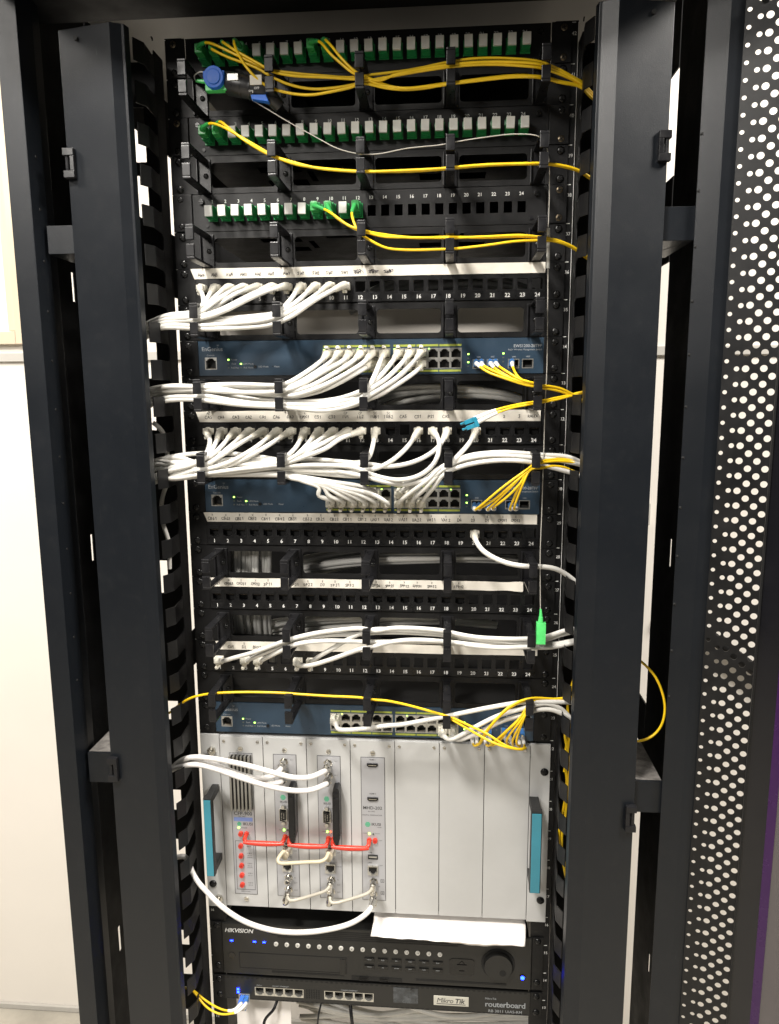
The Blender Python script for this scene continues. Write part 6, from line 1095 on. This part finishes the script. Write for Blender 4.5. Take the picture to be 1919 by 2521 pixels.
('plain', 'white cable dropping inside the right finger duct beside the grey chassis', 'cables dropping in the right duct', 3.0, None, [(265.1, -34.0, -842.8), (269.7, -26.0, -877.5), (270.9, -20.0, -915.0), (271.7, -16.0, -952.2), (272.4, -14.0, -994.9), (271.5, -12.0, -1056.7), (270.0, -12.0, -1112.2), (269.0, -14.0, -1160.8), (273.9, -16.0, -1184.2)], {}),
('plain', 'white cable curving down inside the left finger duct', 'cables dropping in the left duct', 2.8, None, [(-268.9, -40.0, -457.4), (-261.0, -36.0, -465.3), (-257.2, -30.0, -478.5), (-258.6, -24.0, -499.7), (-260.3, -20.0, -531.7), (-266.4, -22.0, -547.4), (-269.0, -26.0, -562.9), (-267.6, -28.0, -589.3), (-262.5, -26.0, -611.2), (-263.8, -24.0, -649.9)], {})
]
# ------------------------------------------------------------------ cables
RIB = [5.4,5.7,5.0,5.5,4.7,5.2,4.4,4.9,4.1,4.5,3.9,4.2,3.7,3.9,3.5]
def cut(path, length):
    out = [path[0]]; d = 0
    for a, b in zip(path, path[1:]):
        s = (b-a).length
        if d+s >= length: out.append(a+(b-a)*((length-d)/s)); return out
        d += s; out.append(b)
    return out
def resample(path, n):
    L = [0]
    for a, b in zip(path, path[1:]): L.append(L[-1]+(b-a).length)
    out = []; j = 0
    for i in range(n):
        t = L[-1]*i/(n-1)
        while j < len(L)-2 and L[j+1] < t: j += 1
        u = (t-L[j])/max(L[j+1]-L[j],1e-6); out.append(path[j]+(path[j+1]-path[j])*u)
    return out
def path_of(start, pts, first):
    P = ([Vector((start[0], y, start[1])) for y in first] if start else []) + [Vector(p) for p in pts]
    if abs(P[-1].x) > 235: P.append(P[-1] + Vector((math.copysign(34, P[-1].x), 12, -14)))   # runs on behind the cover
    return smooth_path(spline(P, 3.5), 2)
def mesh_tube(parent, name, path, r, m, n=10):
    q = MB(); q.tube(path, r, n=n); return q.build(name, m, parent, smooth=True)
merged = {}
for kind, label, group, r, start, pts, kw in CABLES:
    if kind == 'rj':
        t = thing("network_cable", label, "network cable", group=group)
        path = path_of(start, pts, (-3, -14))
        x, z = start; tab = kw.get('tab', -1)
        q = MB(); q.box(x-5.8, x+5.8, -12, -.8, z-4.2, z+4.0); q.build("plug", M['boot'], t, bevel=.5)
        bp = resample(cut([Vector((x,-6,z))]+path[2:], 30), len(RIB)); 
        b = MB(); b.tube(bp, RIB, n=12)
        zz = z+tab*4.2
        b.add([(x-2.6,-5,zz),(x+2.6,-5,zz),(x-2.2,-20,z+tab*6.5),(x+2.2,-20,z+tab*6.5),(x-2.4,-8,z+tab*8.6),(x+2.4,-8,z+tab*8.6),(x-1.6,-19,z+tab*9.4),(x+1.6,-19,z+tab*9.4)],
              [(0,1,3,2),(4,6,7,5),(0,4,5,1),(2,3,7,6),(0,2,6,4),(1,5,7,3)])
        b.build("boot", M['boot'], t, smooth=True)
        mesh_tube(t, "jacket", path, r, M['white'])
    elif kind == 'sc':
        t = thing("fibre_cable", label, "fibre cable", group=group)
        path = path_of(start, pts, (-26, -33))
        x, z = start
        q = MB(); q.box(x-4.4, x+4.4, -32, -17.9, z-5.4, z+4.6); q.box(x-3.2,x+3.2,-31,-18,z+4.6,z+5.6); q.build("plug", M['greenplug'], t, bevel=.5)
        bp = resample(cut(path[1:], 21), 13); mesh_tube(t, "boot", bp, [3.0,3.2,2.8,3.0,2.6,2.8,2.4,2.6,2.3,2.4,2.1,2.2,2.0], M['greenplug'], 12)
        mesh_tube(t, "jacket", path, r, M['yellow'], 9)
    elif kind == 'lc':
        t = thing("fibre_cable", label, "fibre cable", group=group)
        x, z = start
        path = path_of(start, pts, (-12, -22))
        q = MB(); q.box(x-2.9, x+2.9, -17, -2, z-3.4, z+4.2); q.box(x-1.7,x+1.7,-14,-4,z+4.2,z+5.6); q.build("plug", M['lcblue'], t, bevel=.4)
        bp = resample(cut(path[2:], 19), 8); mesh_tube(t, "boot", bp, [2.9,2.9,2.6,2.6,2.4,2.3,2.1,1.9], M['white_boot'], 12)
        mesh_tube(t, "jacket", path, r, M['yellow'], 9)
    elif kind == 'lcr':
        if 'router' not in merged:
            merged['router'] = thing("duplex_fibre_lead", "yellow duplex fibre lead with blue connector plugged into the router", "fibre cable")
        t = merged['router']; x, z = start
        path = path_of(start, pts, (-12, -24))
        q = MB(); q.box(x-3, x+3, -22, -2, z-4, z+4); q.build("plug", M['lcblue'], t, bevel=.4)
        bp = resample(cut(path[3:], 46), 10); mesh_tube(t, "boot", bp, [2.8,2.8,2.6,2.6,2.5,2.4,2.3,2.2,2.1,1.9], M['white_boot'], 12)
        mesh_tube(t, "jacket", path, r, M['yellow'], 9)
    elif kind == 'loose':
        if 'loose' not in merged:
            merged['loose'] = thing("duplex_fibre_lead", "loose yellow duplex fibre lead with teal connector hanging over the CA5 tape", "fibre cable")
            t = merged['loose']; d = (Vector((134.5,-66,-454.3))-Vector((115.8,-66,-461.0))).normalized(); nn = Vector((-d.z,0,d.x))
            for s in (-1, 1):
                a = Vector((134.5,-66,-456.6))+nn*s*3.4; q = MB(); b2 = a-d*13.5
                c = [a+nn*2.7, a-nn*2.7, b2-nn*2.4, b2+nn*2.4]
                q.add([(p.x,-69,p.z) for p in c]+[(p.x,-62.5,p.z) for p in c], [(0,3,2,1),(4,5,6,7),(0,1,5,4),(1,2,6,5),(2,3,7,6),(3,0,4,7)])
                q.cyl(b2-d*.1, b2-d*5, 1.5, n=10)
                q.build("plug", M['teal'], t, bevel=.4)
            a = Vector((134.5,-66,-456.6)); q = MB(); c = [a+nn*6.2+d*2, a-nn*6.2+d*2, a-nn*6.2-d*2.5, a+nn*6.2-d*2.5]
            q.add([(p.x,-69.6,p.z) for p in c]+[(p.x,-62,p.z) for p in c], [(0,3,2,1),(4,5,6,7),(0,1,5,4),(1,2,6,5),(2,3,7,6),(3,0,4,7)]); q.build("clip", M['teal'], t, bevel=.4)
        t = merged['loose']
        path = path_of(None, pts, ())
        bp = resample(cut(path, 27), 8); mesh_tube(t, "boot", bp, [2.9,2.9,2.7,2.6,2.5,2.3,2.1,1.8], M['white_boot'], 12)
        mesh_tube(t, "jacket", path, r, M['yellow'], 9)
    elif kind == 'coax':
        t = thing("coaxial_cable", label, "coaxial cable", group=group)
        path = path_of(start, pts, (-13, -20))
        bp = resample(cut(path, 20), 6)
        q = MB(); q.tube(bp, [5.2,5.2,4.6,4.6,4.3,4.1], n=14); q.cyl((start[0],-14.05,start[1]),(start[0],-17,start[1]),6.0,n=6); q.build("plug", M['nickel'], t, smooth=True)
        mesh_tube(t, "jacket", path, r, M['coax'], 12)
    elif kind == 'thin':
        t = thing("bare_fibre", label, "fibre cable")
        path = smooth_path(spline(pts, 5), 1)
        mesh_tube(t, "jacket", path, r, M['hair'], 6)
        q = MB(); q.cyl((214.8,-46,-237),(215.7,-46,-281),2.1,n=10); q.build("splice_sleeve", M['cap'], t, smooth=True)
        q = MB(); q.box(211,222,-70,-61.5,-728,-701); q.cyl((216,-66,-700.9),(216,-66,-694),3.2,2.6,n=12); q.cyl((216,-66,-694),(215.6,-66,-684),2.2,1.1,n=12); q.box(212.5,213.6,-70.6,-70,-722,-714)
        q.build("plug", M['lime'], t, bevel=.5)
    else:
        mm, nmz, cat = M['yellow'], "fibre_cable", "fibre cable"
        if kw.get('beige'): mm, nmz, cat = M['beige'], "patch_lead", "network cable"
        if kw.get('grey'): mm, nmz, cat = M['greycoax'], "coaxial_jumper", "coaxial cable"
        if 'white' in label.split()[:1]: mm, nmz, cat = M['white'], "network_cable", "network cable"
        t = thing(nmz, label, cat, group=group)
        path = smooth_path(spline(pts, 3.5), 2)
        mesh_tube(t, "jacket", path, r, mm, 10)
        if kw.get('beige'):
            for px, pz, e in ((-122.8,-1062.4,path[0]),(-60.8,-1062.4,path[-1])):
                q = MB(); q.box(px-5.4,px+5.4,-14,-4.2,pz-3.8,pz+3.8); q.build("plug", M['greycoax'], t, bevel=.5)
                q = MB(); q.tube(resample([Vector((px,-12,pz)),Vector((px-.5,-19,pz-2)),e],7),[5.4,5.2,5.0,4.6,4.0,3.4,2.9],n=12); q.build("boot", M['beige'], t, smooth=True)
        if kw.get('grey'):
            for e in (path[0], path[-1]):
                px = min((-123.,-122.4,-61.,-60.4,-.5,.3), key=lambda a: abs(a-e.x)); pz = -1127 if e is path[0] else -1108
                q = MB(); q.cyl((px,-14.1,pz),(px,-27,pz),5.0,4.6,n=16); q.cyl((px,-27,pz),(px,-31,pz),4.6,2.6,n=16); q.tube(resample([Vector((px,-25,pz)),Vector((px,-27,pz-5)),e],6),[3.9]*6,n=12); q.build("plug", M['nickel'], t, smooth=True)

# visual fault tester hanging in the topmost manager
t = thing("fault_tester", "black pen-shaped fibre tester with a blue cap hanging in the topmost cable manager", "tester")
q = MB(); q.tube([(-154,-48,-70),(-152,-48,-70.4),(-132,-48,-74.8),(-128,-48,-75.8),(-112,-47,-79.4),(-108,-46,-80.6)], [11.2,12.4,12.6,11.8,12.0,10.4], n=24); q.tube([(-112,-46,-82),(-103,-44,-87),(-95,-40,-95)], [9,8.4,7], n=18); q.tube([(-137,-48,-73.8),(-135.5,-48,-74.1)], [13.1,13.1], n=24); q.tube([(-127,-48,-76.1),(-125.5,-48,-76.4)], [12.7,12.7], n=24); q.build("body", M['vfl'], t, smooth=True)
q = MB(); q.cyl((-165.7,-50,-68),(-165.7,-63.5,-68.4),12.4,11.6,n=28); q.cyl((-165.7,-63.5,-68.4),(-165.7,-64.6,-68.4),8.4,8,n=24); q.box(-178,-153.6,-62,-50,-68.5,-61.5); q.build("cap", M['vflblue'], t, bevel=.6)
q = MB(); q.box(-150.5,-137.5,-61.5,-56.5,-72.6,-64.8); q.build("clip_plate", M['silver'], t, bevel=.5)
q = MB(); q.box(-124.5,-111,-60.4,-57.5,-77.4,-67.2); lab = q.build("label", M['tape'], t)
q = MB(); q.text("OFF", -117, -81, -60.3, 3.6, bold=.01); q.text("ON", -124, -83.5, -59.8, 3.0, bold=.01); q.box(-122,-121.4,-60.4,-60.2,-86,-83); q.build("lettering", M['print_white'], t)
q = MB(); q.prism([(-124.5,-87),(-123.5,-92),(-104,-95),(-107,-87.5)], -59, -50); q.build("switch", M['vflblue'], t, bevel=.6)
q = MB(); q.tube([(-191,-48,-66),(-180,-48,-67.5),(-178,-48,-68)], [1.6,2.6,4], n=12); q.box(-177.5,-153,-57,-48,-80.5,-69); q.build("plug", M['lime'], t, bevel=.5)
mesh_tube(t, "pigtail", spline([(-172,-52,-61),(-178,-50,-58.6),(-186,-48,-57),(-193,-47,-60.5),(-191,-48,-66)], 2), .8, M['white'], 6)

# cables seen deep inside the rack: nobody could count them
def bundle(name, label, paths, r, m):
    q = MB()
    for p in paths: q.tube(smooth_path(spline(p, 9), 1), r, n=8)
    o = q.build(name, m, None, smooth=True); o.location.z = Z0*S; o["kind"] = "stuff"; o["label"] = label; o["category"] = "cables"
rb = random.Random(9)
def arcs(n, x0, x1, zs, ze, rise, y0, y1):
    out = []
    for i in range(n):
        y = rb.uniform(y0, y1); a = x0+rb.uniform(-25,25); b = x1+rb.uniform(-25,25); dz = rb.uniform(-10,10)
        out.append([(a, y+40, zs+dz-10), (a+(b-a)*.25, y+10, zs+(ze-zs)*.25+rise*.7+dz), (a+(b-a)*.5, y, (zs+ze)/2+rise+dz*.8), (a+(b-a)*.75, y+8, zs+(ze-zs)*.75+rise*.72+dz*.6), (b, y+35, ze+dz*.5-8)])
    return out
bundle("rear_cable_bundle", "grey cables arching behind the see-through ports of the patch panel taped AW", arcs(11, -10, 240, -300, -306, 22, 20, 42), 3.4, M['rear'])
bundle("rear_cable_bundle", "grey cables arching behind the manager under the topmost blue switch", arcs(11, -15, 235, -436, -440, 16, 22, 48), 3.4, M['rear'])
bundle("rear_cable_bundle", "grey cables sweeping behind the manager crossed by one white cable", arcs(22, -110, 250, -662, -650, 14, 18, 55), 3.4, M['rear'])
bundle("rear_cable_bundle", "grey cables sweeping behind the manager above the lowest patch panel", arcs(8, -190, 160, -760, -738, 16, 20, 50), 3.4, M['rear'])
bundle("rear_cable_bundle", "upright pale cables behind the left openings of the lower managers", [[(-196+5.2*i+rb.uniform(-1,1), 38+rb.uniform(-8,8), -590), (-195+5.2*i+rb.uniform(-1,1), 30+rb.uniform(-6,6), -640), (-197+5.0*i, 34+rb.uniform(-6,6), -730), (-194+4.6*i, 60, -830)] for i in range(11)], 3.2, M['rear'])
bundle("rear_cable_bundle", "thick pale cable bundle lying under the router", [[(-130+rb.uniform(-6,6), 95+rb.uniform(-25,25), -1336-7*i), (-20, 80+rb.uniform(-20,20), -1345-6.5*i+rb.uniform(-3,3)), (110, 75+rb.uniform(-20,20), -1350-6*i+rb.uniform(-4,4)), (260, 90, -1338-7*i)] for i in range(16)], 3.6, M['white'])
bundle("duct_cable_bundle", "pale cables bunched between the right rail and its finger duct", [[(258+rb.uniform(-3,12), 40+6*i, -420-12*i), (262+rb.uniform(-6,6), 36+5*i, -470), (256+rb.uniform(-3,8), 40+5*i, -560), (260+rb.uniform(-5,5), 40, -660), (262, 44, -790)] for i in range(7)], 3.2, M['white'])
for n, p in enumerate(([(-145,20,-1305),(-151,0,-1326),(-165,-4,-1344),(-167,-4,-1400)],[(-78,10,-1308),(-84,0,-1330),(-90,0,-1400)],[(-40,20,-1305),(-36,0,-1325),(-28,0,-1400)])):
    o = thing("power_lead", ["black lead curving down beside the white sheet under the router","thin black lead hanging below the middle of the router","black lead hanging below the second port block of the router"][n], "power cable", group="black leads under the router")
    mesh_tube(o, "jacket", spline(p, 4), (2.2,1.4,2.6)[n], M['plastic'], 10)
# black cable run along the wall behind the perforated door edge
o = thing("wall_conduit", "black conduit slanting along the wall behind the perforated door edge", "conduit")
mesh_tube(o, "jacket", spline([(560,590,-880),(640,590,-925),(720,590,-985),(820,590,-1060)], 20), 13, M['inner'], 12)

# plant behind the glass
pl = thing("potted_plant", "leafy green plant in a dark planter behind the glass door", "plant")
q = MB(); q.box(538, 760, 20, 66, -1945, -600); q.build("planter", M['soil'], pl, bevel=4)
for i in range(9):
    q = MB(); x = 556+rb.uniform(0,120); y = 42+rb.uniform(-10,10); z = -600
    hh = rb.uniform(70,190); dx = rb.uniform(-12,30); w = rb.uniform(16,26); N = 6; v = []; f = []
    for k in range(N+1):
        u = k/N; ww = w*math.sin(math.pi*min(1,u*.9+.08)); cx = x+dx*u*u; zz = z+hh*u-20*u*u; yy = y-8*u*u
        v += [(cx-ww, yy, zz), (cx, yy+4, zz), (cx+ww, yy, zz)]
    for k in range(N): f += [(3*k,3*k+1,3*k+4,3*k+3),(3*k+1,3*k+2,3*k+5,3*k+4)]
    q.add(v, f); q.build("leaf", M['leaf'], pl, smooth=True)
